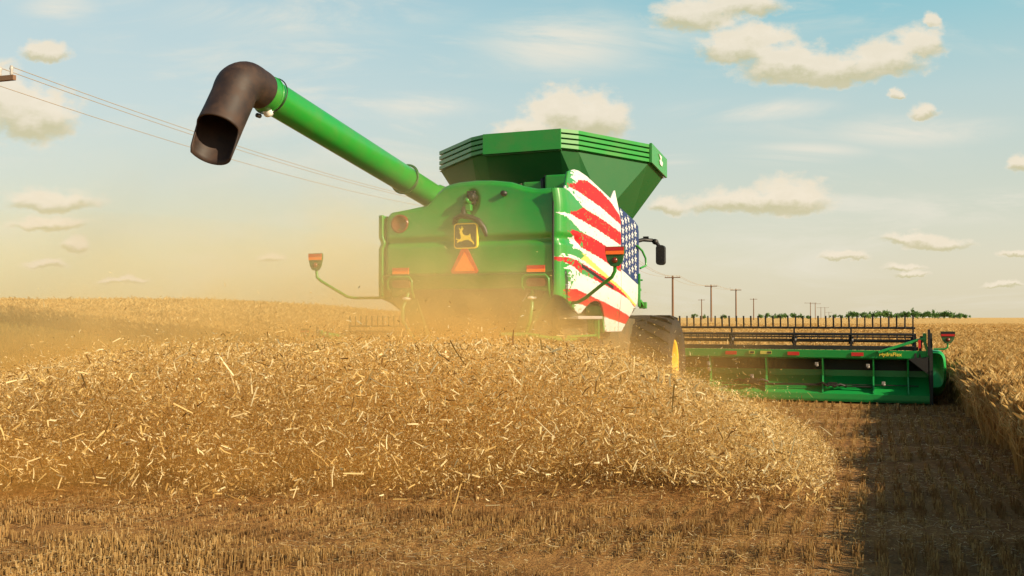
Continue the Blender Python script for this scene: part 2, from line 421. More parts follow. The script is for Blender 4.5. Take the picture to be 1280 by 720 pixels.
# the body of the crop under the ears: a rolling sheet whose rim is dropped to the ground
def canopy_obj():
    xs = spaced(34, 5000, .35, 1.10); xs = np.concatenate([-xs[:0:-1], xs]); ys = spaced(64, 6000, .35, 1.10)+2
    XX, YY = np.meshgrid(xs, ys); inside = is_wheat(XX, YY, .55)
    rough = RNG.normal(0, .035, XX.shape)
    h = np.where(inside, .62+rough*(YY < 120)+.04*np.sin(XX*.9)*np.sin(YY*.6+1), -.10)
    far = ss(60, 160, YY); h = np.where(inside, h+far*.26, h)
    ZZ = gz(XX, YY)+h; nx, ny = len(xs), len(ys)
    V_ = np.stack([XX, YY, ZZ], -1).reshape(-1, 3)
    i = (np.arange(ny-1)[:, None]*nx+np.arange(nx-1)[None]).ravel()
    Fq = np.stack([i, i+1, i+nx+1, i+nx], -1); ins = inside.ravel()
    return V_, Fq[ins[Fq].all(1)]
V_, F_ = canopy_obj()
tag(bulk('wheat_canopy', V_, F_, M['canopy']), 'dense golden mass of the uncut wheat reaching to the horizon', 'wheat field', kind='stuff')

# ------------------------------------------------------------------ stubble, litter, weeds
Ts = np.array([[-.005, 0, 0], [.005, 0, 0], [.005, 0, 1], [-.005, 0, 1], [0, -.005, 0], [0, .005, 0], [0, .005, 1], [0, -.005, 1]], float)
Fs = np.array([[0, 1, 2, 3], [4, 5, 6, 7]])
def stub(n, y0, y1, ws, hs):
    Y = y0+(y1-y0)*RNG.random(n); X = -.62*Y-1+(1.24*Y+2)*RNG.random(n)
    lx, ly = w2l(X, Y); lx = np.round(lx/.17)*.17+RNG.normal(0, .022, n)
    X, Y = l2w(lx, ly)
    k = ~is_wheat(X, Y) & (.9*np.sin(Y*2.9+1.3*np.sin(X*.9))*np.sin(X*.8+Y*.5+1)+.8*np.sin(Y*6.7+1.1*np.sin(X*1.9))*np.sin(X*1.7+Y)+RNG.normal(0, .45, n) > -.12); X, Y = X[k], Y[k]; n = len(X)
    h = hs*(.30+.75*RNG.random(n))*(.85+.3*np.sin(X*1.1+Y*2.3)); T = Ts
    V_, F_ = scatter(T, Fs, np.stack([X, Y, gz(X, Y)-.01], -1), h, RNG.random(n)*6.28, np.abs(RNG.normal(0, .16, n)), RNG.random(n)*6.28, ws/h)
    return V_, F_
V_, F_ = join([stub(95000, 5, 10, .75, .09), stub(80000, 10, 18, 1.1, .10), stub(50000, 18, 40, 2.0, .13)])
tag(bulk('stubble', V_, F_, M['stubble']), 'short cut brown stubble stalks in rows across the foreground', 'stubble', kind='stuff')

def pieces(n, Lr, Wr):
    """bent ribbons of straw, unit space around the origin"""
    L = np.exp(RNG.normal(math.log(Lr), .5, n)); Wd = Wr*(.6+.8*RNG.random(n))
    d = RNG.normal(0, 1, (n, 3)); d /= np.linalg.norm(d, axis=1)[:, None]
    e = RNG.normal(0, 1, (n, 3)); e -= d*(e*d).sum(1)[:, None]; e /= np.linalg.norm(e, axis=1)[:, None]
    g = np.cross(d, e); bend = (RNG.random(n)-.3)*.5
    a = -d*L[:, None]/2; m = g*(bend*L)[:, None]*.5; b = d*L[:, None]/2
    wv = e*Wd[:, None]/2
    V_ = np.stack([a-wv, a+wv, m+wv, m-wv, b+wv*.7, b-wv*.7], 1)
    return V_
FP = np.array([[0, 1, 2, 3], [3, 2, 4, 5]])
def litter(n, y0, y1, Lr, Wr):
    Y = y0+(y1-y0)*RNG.random(n); X = -.62*Y-1+(1.24*Y+2)*RNG.random(n)
    k = ~is_wheat(X, Y) & (np.sin(X*1.3+2*Y)*np.sin(Y*.9-X*1.6)+RNG.normal(0, .5, n) > -.1); X, Y = X[k], Y[k]; n = len(X)
    P = pieces(n, Lr, Wr); P[..., 2] *= .15
    P += np.stack([X, Y, gz(X, Y)+.02+.03*RNG.random(n)], -1)[:, None, :]
    return P.reshape(-1, 3), (FP[None]+(np.arange(n)*6)[:, None, None]).reshape(-1, 4)
V_, F_ = join([litter(60000, 5, 11, .06, .006), litter(40000, 11, 20, .10, .011)])
tag(bulk('straw_litter', V_, F_, M['straw']), 'loose bits of pale straw lying flat between the stubble rows', 'straw', kind='stuff')

# airborne chopped straw thrown out behind the machine
CAMH_ = CAMH
prX = np.array([-10.5, -8.5, -6.6, -5.56, -4.5, -2.5, -.4, 1.03, 1.65, 2.2, 2.75, 3.3, 3.75, 4.1])
prH = np.array([.5, .85, 1.05, 1.27, 1.40, 1.48, 1.47, 1.41, 1.24, 1.03, .80, .58, .30, .10])
def airborne(n, Lr, Wr, y0=9.7, y1=13.9, lowcut=.0, fringe=False):
    X = -10.5+14.7*RNG.random(n); Y = y0+(y1-y0)*RNG.random(n)
    A_ = X*12.5/Y+RNG.normal(0, .06, n); H = np.interp(A_, prX, prH)*(1.8-(1.8-1.0)*1.0 if False else 1.0); H = np.where(A_ > 4.15, 0, H)*Y/12.5+(1-Y/12.5)*CAMH*np.clip((4.15-A_)/1.2, 0, 1)
    t = RNG.random(n)
    z = H*(1-(1-t)**1.0)+np.abs(RNG.normal(0, .06, n))*(RNG.random(n) < .5)+RNG.exponential(.13, n)*(RNG.random(n) < .07)
    lift = .50*ss(12.2, 9.8, Y)*(.45+.55*np.sin(X*1.9)*np.sin(X*.7+1))   # thins out close to the ground at the near side
    k = (z > .02+lift*RNG.random(n)) & (A_ < 4.10+.12*np.sin(z*9)-RNG.exponential(.32, n)); X, Y, z = X[k], Y[k], z[k]; n = len(X)
    if fringe:
        pass
    P = pieces(n, Lr, Wr)+np.stack([X, Y, z], -1)[:, None, :]
    return P.reshape(-1, 3), (FP[None]+(np.arange(n)*6)[:, None, None]).reshape(-1, 4)
V_, F_ = join([airborne(620000, .020, .0065), airborne(80000, .038, .006), airborne(8000, .07, .0065, 9.7, 12.0), airborne(400, .12, .008), airborne(16000, .045, .010, 9.0, 10.1), airborne(2200, .09, .012, 8.5, 9.6)])
tag(bulk('chopped_straw', V_, F_, M['straw']), 'thick low cloud of chopped straw flying out behind the harvester', 'straw', kind='stuff')

# weeds on the slope at the left
def weeds(n):
    Y = 20+22*RNG.random(n); X = -.62*Y+(.62*Y-5)*RNG.random(n)
    k = ~is_wheat(X, Y); X, Y = X[k], Y[k]; n = len(X)
    return scatter(Ts, Fs, np.stack([X, Y, gz(X, Y)-.01], -1), .08+.2*RNG.random(n), RNG.random(n)*6.28, np.abs(RNG.normal(0, .3, n)), RNG.random(n)*6.28, np.full(n, 18.))
V_, F_ = weeds(30000)
tag(bulk('weeds', V_, F_, M['weed']), 'low green and tan weeds on the slope at the left before the far wheat', 'weeds', kind='stuff')

# ------------------------------------------------------------------ combine harvester
CH = empty('combine_harvester', (OX, OY, 0), -TH)
tag(CH, 'big green combine harvester with a striped flag side, seen from behind in blowing dust', 'combine harvester')

# --- side panels: a sheet that wraps round the rear corner; cells take the paint of the flag
topP = [(-.2, 3.64), (0, 3.63), (.2, 3.64), (.36, 3.80), (.50, 3.93), (.8, 4.0), (1.05, 4.015), (1.5, 3.99), (2.2, 3.89), (2.78, 3.80), (2.86, 3.80), (3.2, 3.98), (3.235, 3.985), (3.25, 3.71), (3.9, 3.66), (4.62, 3.59), (4.9, 3.5)]
botP = [(-.2, 2.16), (0, 2.12), (.25, 2.03), (.5, 1.94), (.82, 1.855), (.95, 1.87), (1.15, 1.95), (1.4, 2.03), (1.64, 2.06), (1.95, 2.05), (2.12, 1.98), (2.28, 1.84), (2.38, 1.70), (2.43, 1.575), (2.6, 1.565), (3.54, 1.56), (3.88, 1.69), (4.35, 1.88), (4.72, 2.05), (4.9, 2.1)]
def PL(p): xs_, zs_ = zip(*p); return lambda y: np.interp(y, xs_, zs_)
top_f, bot_f = PL(topP), PL(botP)
B = {k: PL(v) for k, v in dict(
  r1t=[(.15, 3.72), (.55, 3.76), (.78, 3.79), (.97, 3.87), (1.44, 3.92), (2.21, 3.84), (2.8, 3.72), (3.25, 3.54)],
  r1b=[(.2, 3.69), (.78, 3.675), (2.03, 3.56), (3.25, 3.38)],
  w2b=[(.1, 3.66), (.4, 3.60), (.93, 3.45), (2.03, 3.37), (3.2, 3.26)],
  r2t=[(.3, 3.32), (.6, 3.36), (.93, 3.44), (2.03, 3.37), (3.2, 3.26)],
  r2b=[(-.1, 3.29), (.37, 3.28), (1.68, 3.19), (3.2, 3.04)],
  w3b=[(-.1, 3.26), (.3, 3.2), (.8, 3.08), (1.19, 3.05), (2.02, 2.98), (3.14, 2.87), (3.25, 2.86)],
  r3t=[(.1, 3.07), (.8, 3.06), (1.19, 3.05), (2.02, 2.98), (3.25, 2.86)],
  r3b=[(.1, 3.05), (.5, 2.98), (.83, 2.84), (1.73, 2.76), (2.7, 2.64), (3.25, 2.58)],
  w4b=[(.75, 2.80), (.91, 2.77), (4.74, 2.02)],
  yb=[(.80, 2.66), (.95, 2.66), (4.74, 1.98)],
  r4t=[(-.2, 2.66), (.4, 2.65), (.67, 2.63), (1.38, 2.55), (2.29, 2.44), (4.61, 2.0)],
  r4b=[(-.2, 2.60), (.2, 2.57), (.87, 2.455), (1.5, 2.39), (2.29, 2.31), (4, 2.11), (4.49, 2.0)],
  r5t=[(0, 2.20), (.55, 2.22), (1.64, 2.10), (2.29, 2.04), (4.06, 1.83), (4.3, 1.8)],
  r5b=[(0, 2.06), (.09, 2.05), (.95, 1.99), (1.6, 1.92), (2.29, 1.81), (3.82, 1.68)],
  bb=[(3.22, 2.63), (4.87, 2.40)]).items()}
NG = np.random.default_rng(5)
def vnoise(shape_y, shape_z, Y, Z):
    g = NG.random((shape_y, shape_z)); y = (Y+1)/6.5*(shape_y-2); z = (Z-1.4)/2.8*(shape_z-2)
    i, j = y.astype(int), z.astype(int); fy, fz = y-i, z-j
    return g[i, j]*(1-fy)*(1-fz)+g[i+1, j]*fy*(1-fz)+g[i, j+1]*(1-fy)*fz+g[i+1, j+1]*fy*fz
GREEN, WHITE, RED, BLUE, YELLOW, DARK = range(6)
def flag_paint(Y, Z):
    f1 = vnoise(60, 60, Y, Z); f2 = vnoise(170, 120, Y, Z); jag = (vnoise(30, 160, Y, Z)-.5)*.42+(f2-.5)*.12
    Zj = Z+(f2-.5)*.02
    c = np.zeros(Y.shape, int); b = {k: f(Y) for k, f in B.items()}
    yj = Y+jag
    def band(lo, hi, col, y0, y1=3.24): c[(Zj <= hi) & (Zj > lo) & (yj > y0) & (Y <= y1)] = col
    band(b['r1t'], 9+0*Y, WHITE, .68)
    band(b['r1b'], b['r1t'], RED, .28)
    band(b['w2b'], b['r1b'], WHITE, .12)
    band(b['r2b'], b['r2t'], RED, .25)
    band(b['w3b'], b['r2b'], WHITE, -.02)
    band(b['r3b'], b['r3t'], RED, .22)
    band(b['w4b'], b['r3b'], WHITE, .42)
    wl = (Z < b['bb']) & (Z > b['w4b']) & (Y > 3.24); c[wl] = WHITE
    c[(Z >= b['bb']) & (Y > 3.24)] = BLUE
    band(b['r4t'], b['yb'], WHITE, .1, 5); c[(Z < b['r4t']+.05) & (Z > b['r4t']) & (yj > -.05) & (Y < .95)] = WHITE
    band(b['yb'], b['w4b'], YELLOW, .9, 5)
    c[(Z <= b['w4b']) & (Z > b['yb']) & (Y < .92+(Z-2.66)*.3)] = GREEN*0+c[(Z <= b['w4b']) & (Z > b['yb']) & (Y < .92+(Z-2.66)*.3)]
    band(b['r4b'], b['r4t'], RED, -.12, 5)
    band(b['r5t'], b['r4b'], WHITE, .22, 5)
    band(b['r5b'], b['r5t'], RED, .12, 5)
    c[(Z <= b['r5b']) & (Y+jag*.5 > .55)] = WHITE
    # worn-through flecks, mostly near the torn left ends
    thr = .86-.16*ss(1.6, .3, Y)-.05*ss(2.6, 3.2, Y)
    thr = np.where((Y > 3.3), .90, thr)
    thr = np.where((Y < .75) & (Z < 2.5) & (Z > 2.2), .60, thr)
    stripe_zone = (c == WHITE) | (c == RED) | (c == BLUE)
    patch = vnoise(16, 14, Y, Z)
    c[stripe_zone & (f2 > thr) & (patch > .42)] = GREEN
    c[stripe_zone & (f1 > .93) & (Y < 1.9)] = GREEN
    c[(np.abs(Z-(2.475-.085*(Y-1))) < .035+.03*(f2-.5)) & (Y > .85) & (Y < 1.5) & (f1 > .25)] = GREEN
    # stars, staggered rows
    for i in range(5):
        for j in range(8):
            yc = 3.40+i*.29; zc = 3.62-j*.155-(i % 2)*.078-.03*i
            dy, dz = (Y-yc)/.105, (Z-zc)/.070
            r = np.hypot(dy, dz); a = np.arctan2(dz, dy)-math.pi/2
            rad = .52/np.cos((np.abs(((a*5/(2*math.pi)+.5) % 1)-.5)*2*math.pi/5)*1.0)
            star = r < .70+.32*np.cos(5*a)
            c[star & (Y > 3.28) & (c == BLUE) & (zc > B['bb'](yc)+.05)] = WHITE
    c[(np.abs(Y-3.245) < .012)] = DARK
    c[(np.abs(Z-(2.57-.148*(Y-.87))) < .028) & (Y > .85) & (Y < 2.72)] = DARK   # recessed grip
    return c
def side_panel(sign, painted):
    # path of the sheet seen from above: (x, y)
    path = [(1.352, -.01), (1.395, .0), (1.44, .03), (1.475, .09), (1.495, .17), (1.503, .28)]
    ysl = np.concatenate([[p[1] for p in path], np.arange(.30, 4.86, .02)])
    xsl = np.concatenate([[p[0] for p in path], np.full(len(ysl)-len(path), 1.505)])
    # the paint map wants extra columns across the corner
    t = np.linspace(0, 1, 20); k = len(path)
    yc = np.interp(t*(k-1), range(k), ysl[:k]); xc = np.interp(t*(k-1), range(k), xsl[:k])
    ysl = np.concatenate([yc, ysl[k:]]); xsl = np.concatenate([xc, xsl[k:]])
    s = np.concatenate([[0], np.cumsum(np.hypot(np.diff(xsl), np.diff(ysl)))])-.36+.28-.02
    nz_ = 200 if painted else 40
    tt = np.linspace(0, 1, nz_+1)
    zb, zt = bot_f(ysl), top_f(ysl)
    if not painted: zt = np.minimum(zt, 3.34)
    ZZ = zb[:, None]+(zt-zb)[:, None]*tt[None]; YY = np.repeat(ysl[:, None], nz_+1, 1); XX = np.repeat(xsl[:, None], nz_+1, 1)
    XX = XX-.10*ss(3.35, 4.1, ZZ)-.06*ss(2.3, 1.5, ZZ)-.035*ss(.10, .0, np.abs(ZZ-2.92))*ss(1.0, .6, YY)
    XX = XX-.06*ss(3.2, 4.8, YY)
    if not painted: XX = XX-.13*ss(-.01, .3, YY)
    Yp = np.repeat(s[:, None], nz_+1, 1)
    ny, n2 = XX.shape
    V_ = np.stack([sign*XX, YY, ZZ], -1).reshape(-1, 3)
    i = (np.arange(ny-1)[:, None]*n2+np.arange(nz_)[None]).ravel()
    Fq = np.stack([i, i+n2, i+n2+1, i+1], -1)
    if sign < 0: Fq = Fq[:, ::-1]
    o = bulk('side_panel', V_, Fq, M['green'], CH)
    for m in ('white', 'red', 'blue', 'pale_yellow', 'seam_shade'): o.data.materials.append(M[m])
    if painted:
        yc_ = (Yp[:-1, :-1]+Yp[1:, 1:])/2; zc_ = (ZZ[:-1, :-1]+ZZ[1:, 1:])/2
        c = flag_paint(yc_, zc_); o.data.polygons.foreach_set('material_index', c.ravel().astype(np.int32))
    o.data.polygons.foreach_set('use_smooth', [True]*len(o.data.polygons))
    q = o.modifiers.new('solid', 'SOLIDIFY'); q.thickness = .04; q.offset = -1
    return o
sp = side_panel(1, True); sp['label'] = 'side panel painted with ragged red and white stripes and white stars on blue'
side_panel(-1, False)

# --- rear hood
topH = PL([(-1.36, 3.34), (-1.30, 3.37), (-1.0, 3.41), (-.70, 3.46), (-.60, 3.53), (-.50, 3.66), (-.38, 3.75), (-.2, 3.785), (.1, 3.80), (.35, 3.79), (.65, 3.75), (.85, 3.68), (1.05, 3.635), (1.36, 3.64)])
botH = PL([(-1.36, 2.40), (-1.28, 2.12), (-1.2, 2.10), (-1.05, 2.16), (-.9, 2.22), (.9, 2.22), (1.05, 2.2), (1.36, 2.16)])
def hood():
    xs_ = np.concatenate([np.linspace(-1.36, -1.22, 8), np.linspace(-1.2, 1.2, 70), np.linspace(1.22, 1.34, 8)])
    nz_ = 80; tt = np.linspace(0, 1, nz_+1); zb, zt = botH(xs_), topH(xs_)
    ZZ = zb[:, None]+(zt-zb)[:, None]*tt[None]; XX = np.repeat(xs_[:, None], nz_+1, 1)
    YY = .02*ss(2.45, 2.43, ZZ)+.10*ss(2.45, 2.2, ZZ)+.055*np.exp(-((ZZ-2.92)/.045)**2)+.10*ss(2.95, 3.8, ZZ)
    YY = YY+.10*ss(-1.24, -1.36, XX)**1.5+.06*ss(.06, 0, zt[:, None]-ZZ)
    YY = YY-.010*np.exp(-((ZZ-2.435)/.012)**2)
    # recess for the camera and latch below it
    YY = YY+.05*ss(1.0, .7, np.hypot((XX-.06)/.13, (ZZ-3.48)/.22))
    ny, n2 = XX.shape
    # forward skirt: roof and flank of the hood
    ext = []
    V_ = np.stack([XX, YY, ZZ], -1).reshape(-1, 3)
    i = (np.arange(ny-1)[:, None]*n2+np.arange(nz_)[None]).ravel()
    Fq = np.stack([i, i+n2, i+n2+1, i+1], -1)
    b = len(V_); topi = np.arange(ny)*n2+nz_
    Vt = V_[topi].copy(); V1 = Vt.copy(); V1[:, 1] += .06; V1[:, 2] += .02; V2 = Vt.copy(); V2[:, 1] = 1.9; V2[:, 2] -= .02
    V_ = np.concatenate([V_, V1, V2]); j = np.arange(ny-1)
    Fq = np.concatenate([Fq, np.stack([topi[:-1], topi[1:], b+j+1, b+j], -1), np.stack([b+j, b+j+1, b+ny+j+1, b+ny+j], -1)])
    o = bulk('rear_hood', V_, Fq, M['green'], CH); o.data.polygons.foreach_set('use_smooth', [True]*len(o.data.polygons))
    q = o.modifiers.new('solid', 'SOLIDIFY'); q.thickness = .03; q.offset = -1
    return o
HD = hood()
MB().tube([(1.349, .03, 2.17), (1.349, -.012, 2.3), (1.349, -.016, 2.6), (1.349, -.012, 3.0), (1.349, .0, 3.4), (1.349, .03, 3.64)], .016, 8).build('hood_seam', M['seam_shade'], HD)
MB().bar((-1.33, -.0, 2.43), (1.34, -.0, 2.43), .02, .018).build('trim_line', M['dark_green'], HD)

# machine body inside the panels
m = MB()
m.prism([(.35, 2.25), (1.0, 1.6), (1.3, 1.0), (6.4, .95), (6.6, 1.4), (6.4, 1.75), (5.0, 1.8), (4.7, 3.4), (2.0, 3.55), (.35, 3.4)], 0, -1.16, 1.16)
m.build('chassis', M['machine'], CH, bevel=.03)
m = MB()   # straw hood and chopper under the rear panel, narrowing downwards
m.add([(-1.2, .12, 2.24), (1.2, .12, 2.24), (1.2, 1.2, 2.24), (-1.2, 1.2, 2.24), (-.98, .25, 1.72), (.98, .25, 1.72), (.98, 1.4, 1.5), (-.98, 1.4, 1.5), (-.85, .42, 1.2), (.85, .42, 1.2), (.85, 1.5, 1.05), (-.85, 1.5, 1.05)],
      [(0, 1, 5, 4), (1, 2, 6, 5), (2, 3, 7, 6), (3, 0, 4, 7), (4, 5, 9, 8), (5, 6, 10, 9), (6, 7, 11, 10), (7, 4, 8, 11), (8, 9, 10, 11)])
for z in (1.95, 1.80, 1.62, 1.45): m.box((0, .20+(2.2-z)*.2, z), (1.9-(2.2-z)*.2, .03, .03))
m.build('straw_chopper', M['machine'], CH)
m = MB()
for sx in (-1, 1):
    m = MB(); m.tube([(sx*.98, .16, 2.2), (sx*1.02, .02, 1.95), (sx*1.0, -.02, 1.75), (sx*.9, .05, 1.55), (sx*.82, .15, 1.40)], .028, 8)
    m.build('chopper_guard', M['green'], CH)
m = MB()
for sx in (-1, 1):
    m = MB(); m.prism([(sx*1.34, 2.42), (sx*1.30, 2.12), (sx*1.02, 1.80), (sx*.86, 1.45), (sx*.84, 1.2), (sx*.60, 1.2), (sx*.9, 2.25)], 1, .16, 1.3)
    m.build('lower_cowl', M['dark_green'], CH, bevel=.02)

# badge: dark shield with a leaping deer
def rrect(cx, cz, wx, wz, r, n=6):
    pts = []
    for (sx, sz, a0) in ((1, 1, 0), (-1, 1, 90), (-1, -1, 180), (1, -1, 270)):
        for i in range(n+1):
            a = R(a0+90*i/n); pts.append((cx+sx*(wx-r)+r*math.cos(a), cz+sz*(wz-r)+r*math.sin(a)))
    return pts
EX, EZ = .02, 2.985
EB = empty('badge', (EX, -.035, EZ), 0, HD); 
MB().prism(rrect(0, 0, .185, .185, .05), 1, .0, .05).build('badge_rim', M['emblem_yellow'], EB)
bpy.data.objects['badge_rim'].parent = HD; bpy.data.objects['badge_rim'].location = (EX, -.035, EZ)
bpy.data.objects.remove(EB)
MB().prism(rrect(0, 0, .168, .168, .04), 1, -.004, .0).build('badge_plate', M['emblem_brown'], HD).location = (EX, -.035, EZ)
deer = [(197, 332), (204, 322), (196, 316), (192, 304), (200, 312), (208, 314), (214, 303), (212, 292), (219, 302), (218, 312), (228, 308), (221, 318), (214, 324), (218, 334), (226, 346), (240, 353), (256, 354), (268, 350), (272, 342), (277, 352), (278, 366), (284, 378), (298, 392), (304, 408), (300, 410), (290, 397), (270, 386), (262, 380), (244, 382), (228, 384), (214, 390), (196, 390), (184, 398), (178, 392), (188, 384), (176, 380), (170, 372), (176, 370), (184, 376), (200, 376), (208, 370), (206, 356), (203, 344)]
dp = [((x-240)*.00218, -(z-356)*.00235) for x, z in deer]
MB().prism(dp[::-1], 1, -.010, -.003).build('deer_emblem', M['emblem_yellow'], HD).location = (EX, -.035, EZ)
# slow vehicle triangle
def tri(s): return [(-s*.5, 0), (s*.5, 0), (0, s*.80)]
o = MB().prism([(-.215, -.0), (-.19, -.035), (.19, -.035), (.215, 0), (.03, .36), (-.03, .36)], 1, 0, .02).build('triangle_rim', M['reflect_red'], HD); o.location = (0, -.03, 2.475)
o = MB().prism([(-.165, 0), (.165, 0), (0, .275)], 1, -.006, -.001).build('triangle_face', M['reflect_orange'], HD); o.location = (0, -.03, 2.475)
# camera, latch and bracket above the badge
m = MB()
m.lathe([(.0, -.09), (.05, -.085), (.065, -.03), (.06, .08)], (.10, .03, 3.55), 1, 16)
m.box((.07, .06, 3.55), (.13, .06, .2)); m.build('rear_camera', M['black'], HD, bevel=.01)
m = MB(); m.lathe([(0, -.05), (.03, -.045), (.05, 0), (.055, .06)], (.045, -.02, 3.50), 1, 16); m.box((.05, .02, 3.40), (.09, .08, .10)); m.build('latch', M['green'], HD, bevel=.015)
m = MB(); m.tube([(-.18, .03, 3.17), (-.15, -.01, 3.24), (-.05, -.05, 3.28), (.12, -.05, 3.25), (.22, -.02, 3.20), (.29, .0, 3.10), (.33, .04, 2.98)], .04, 10)
m.tube([(-.03, .03, 3.40), (-.02, -.03, 3.35), (.0, -.05, 3.28)], .035, 8); m.build('bracket', M['black'], HD)
MB().lathe([(0, -.02), (.04, -.02), (.045, .08)], (.58, .04, 3.59), 1, 16).build('grommet', M['black'], HD)
RL = MB().lathe([(.0, .015), (.09, .01), (.105, -.01), (.13, -.015), (.142, .0), (.145, .1)], (-1.07, .0, 3.20), 1, 28).build('round_lamp', M['tail_red'], HD)
for sx, xc in ((-1, -1.04), (1, 1.09)):
    o = MB().box((xc, -.012, 2.515), (.27, .02, .05)).build('reflector', M['reflect_red'], HD)
    MB().box((xc, -.013, 2.467), (.27, .02, .044)).build('orange_strip', M['reflect_orange'], o)
    m = MB(); m.prism(rrect(xc, 2.30, .145, .058, .055), 1, -.015, .09)
    o = m.build('tail_lamp', M['tail_red'], HD)
    m = MB(); m.tube([(xc-.2, .05, 2.20), (xc-.2, -.05, 2.25), (xc-.19, -.06, 2.36), (xc-.14, -.06, 2.40), (xc+.16, -.06, 2.40), (xc+.205, -.06, 2.35), (xc+.205, -.05, 2.2), (xc+.19, .05, 2.1)], .017, 8); m.build('lamp_guard', M['green'], o)
    m = MB(); m.lathe([(.0, .028), (.05, .02), (.075, 0), (.05, -.02), (0, -.025)], (xc*.93, .04, 2.08), 2, 16); m.build('work_lamp', M['lamp'], HD)

# --- fold-out marker arms
def marker(parent, c, yface, w=.24, h=.26, dark=False):
    m = MB(); m.prism([(c[0]-w*.5, c[2]+h*.5), (c[0]+w*.5, c[2]+h*.5), (c[0]+w*.5, c[2]+h*.18), (c[0]+w*.38, c[2]-h*.28), (c[0]+w*.2, c[2]-h*.5), (c[0]-w*.2, c[2]-h*.5), (c[0]-w*.38, c[2]-h*.28), (c[0]-w*.5, c[2]+h*.18)], 1, yface, yface+.035)
    p = m.build('marker_plate', M['dark_green'], parent, bevel=.008)
    MB().box((c[0], yface-.008, c[2]+h*.38), (w*.96, .012, h*.18)).build('red_strip' if not dark else 'dark_cap', M['black' if dark else 'reflect_red'], p)
    MB().box((c[0], yface-.008, c[2]+h*.19), (w*.94, .012, h*.18)).build('red_strip' if dark else 'orange_strip', M['reflect_red' if dark else 'reflect_orange'], p)
    MB().lathe([(0, -.03), (.03, -.025), (.042, 0), (.042, .03)], (c[0], yface, c[2]-h*.2), 1, 16).build('marker_lamp', M['tail_red'], p)
    return p
a = MB().tube([(-1.26, .15, 2.10), (-1.9, .1, 2.10), (-2.0, .08, 2.12), (-2.42, .02, 2.36), (-2.49, .01, 2.42), (-2.50, 0, 2.56)], .022, 10).build('marker_arm', M['green'], CH)
marker(a, (-2.50, 0, 2.66), -.03)
a = MB().tube([(1.42, .5, 2.01), (1.60, .35, 2.02), (1.76, .2, 2.08), (2.0, .1, 2.24), (2.18, .05, 2.36), (2.23, .02, 2.44), (2.235, 0, 2.56)], .026, 10).build('marker_arm', M['green'], CH)
marker(a, (2.24, 0, 2.64), -.03, .27, .27)

# --- grain tank
top_poly = [(-.68, 2.42, 4.95), (.68, 2.42, 4.955), (.93, 2.66, 4.95), (1.79, 4.25, 4.93), (1.79, 5.55, 4.84), (1.2, 6.4, 4.9), (-1.2, 6.4, 4.9), (-2.05, 5.4, 4.93), (-2.09, 3.62, 4.93), (-1.0, 2.58, 4.945)]
bh = [.345, .345, .35, .35, .35, .35, .35, .38, .38, .36]
low_poly = [(-.70, 3.05, 3.62), (.6, 3.05, 3.62), (.95, 3.1, 3.62), (1.22, 3.3, 3.62), (1.18, 5.25, 3.62), (.9, 5.5, 3.62), (-.9, 5.5, 3.62), (-1.3, 5.2, 3.62), (-1.42, 3.6, 3.62), (-1.0, 3.1, 3.62)]
cx, cy = 0, 4.2
def ins(p, k, dz=0): return (cx+(p[0]-cx)*k, cy+(p[1]-cy)*k, p[2]+dz)
def loft(m, A, Bb, close=True, mi=0, flip=False):
    n = len(A); vs = list(A)+list(Bb)
    fs = [(i, (i+1) % n, (i+1) % n+n, i+n) for i in range(n if close else n-1)]
    if flip: fs = [f[::-1] for f in fs]
    return m.add(vs, fs, mi)
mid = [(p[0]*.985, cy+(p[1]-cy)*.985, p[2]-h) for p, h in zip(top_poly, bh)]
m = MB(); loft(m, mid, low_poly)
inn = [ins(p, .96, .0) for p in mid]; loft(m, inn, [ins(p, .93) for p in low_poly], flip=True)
GT = m.build('grain_tank', M['tank_shade_green'], CH)
m = MB()   # ribbed band of the fold-out extension
nr = 4
for r_ in range(nr):
    a0, a1 = r_/nr, (r_+1)/nr
    def lv(t, k): return [(p[0]*k, cy+(p[1]-cy)*k, p[2]-h*t) for p, h in zip(top_poly, bh)]
    loft(m, lv(a0, 1.0), lv(a0+.66/nr, 1.0)); loft(m, lv(a0+.66/nr, 1.0), lv(a0+.70/nr, .955)); loft(m, lv(a0+.70/nr, .955), lv(a0+.95/nr, .955)); loft(m, lv(a0+.95/nr, .955), lv(a1, 1.0))
loft(m, [ins(p, .955) for p in top_poly], [ins(p, 1.0) for p in top_poly]); loft(m, [ins(p, .955, -.34) for p in top_poly], [ins(p, .955) for p in top_poly])
m.build('ribbed_band', M['green'], GT)
m = MB(); m.prism([(-.70, 4.945), (.70, 4.95), (.70, 4.612), (-.70, 4.598)], 1, 2.385, 2.415); m.build('smooth_panel', M['green'], GT, bevel=.006)
m = MB(); m.add([(1.835, 4.24, 4.95), (1.835, 5.60, 4.86), (1.835, 5.60, 4.50), (1.835, 4.24, 4.60), (1.79, 4.24, 4.95), (1.79, 5.60, 4.86), (1.79, 5.60, 4.50), (1.79, 4.24, 4.60)], [(0, 3, 2, 1), (4, 5, 6, 7), (0, 1, 5, 4), (1, 2, 6, 5), (2, 3, 7, 6), (3, 0, 4, 7)])
m.build('end_panel', M['green'], GT)
m = MB(); m.prism([(4.80, 4.84), (5.05, 4.82), (5.0, 4.75), (5.15, 4.72), (5.07, 4.64), (4.90, 4.66), (4.85, 4.72), (4.95, 4.76)], 0, 1.838, 1.850); m.build('decal', M['white'], GT)
m = MB(); m.tube([(-.7, 2.44, 4.585), (.7, 2.44, 4.60)], .018, 8); m.build('hinge_bar', M['dark_green'], GT)
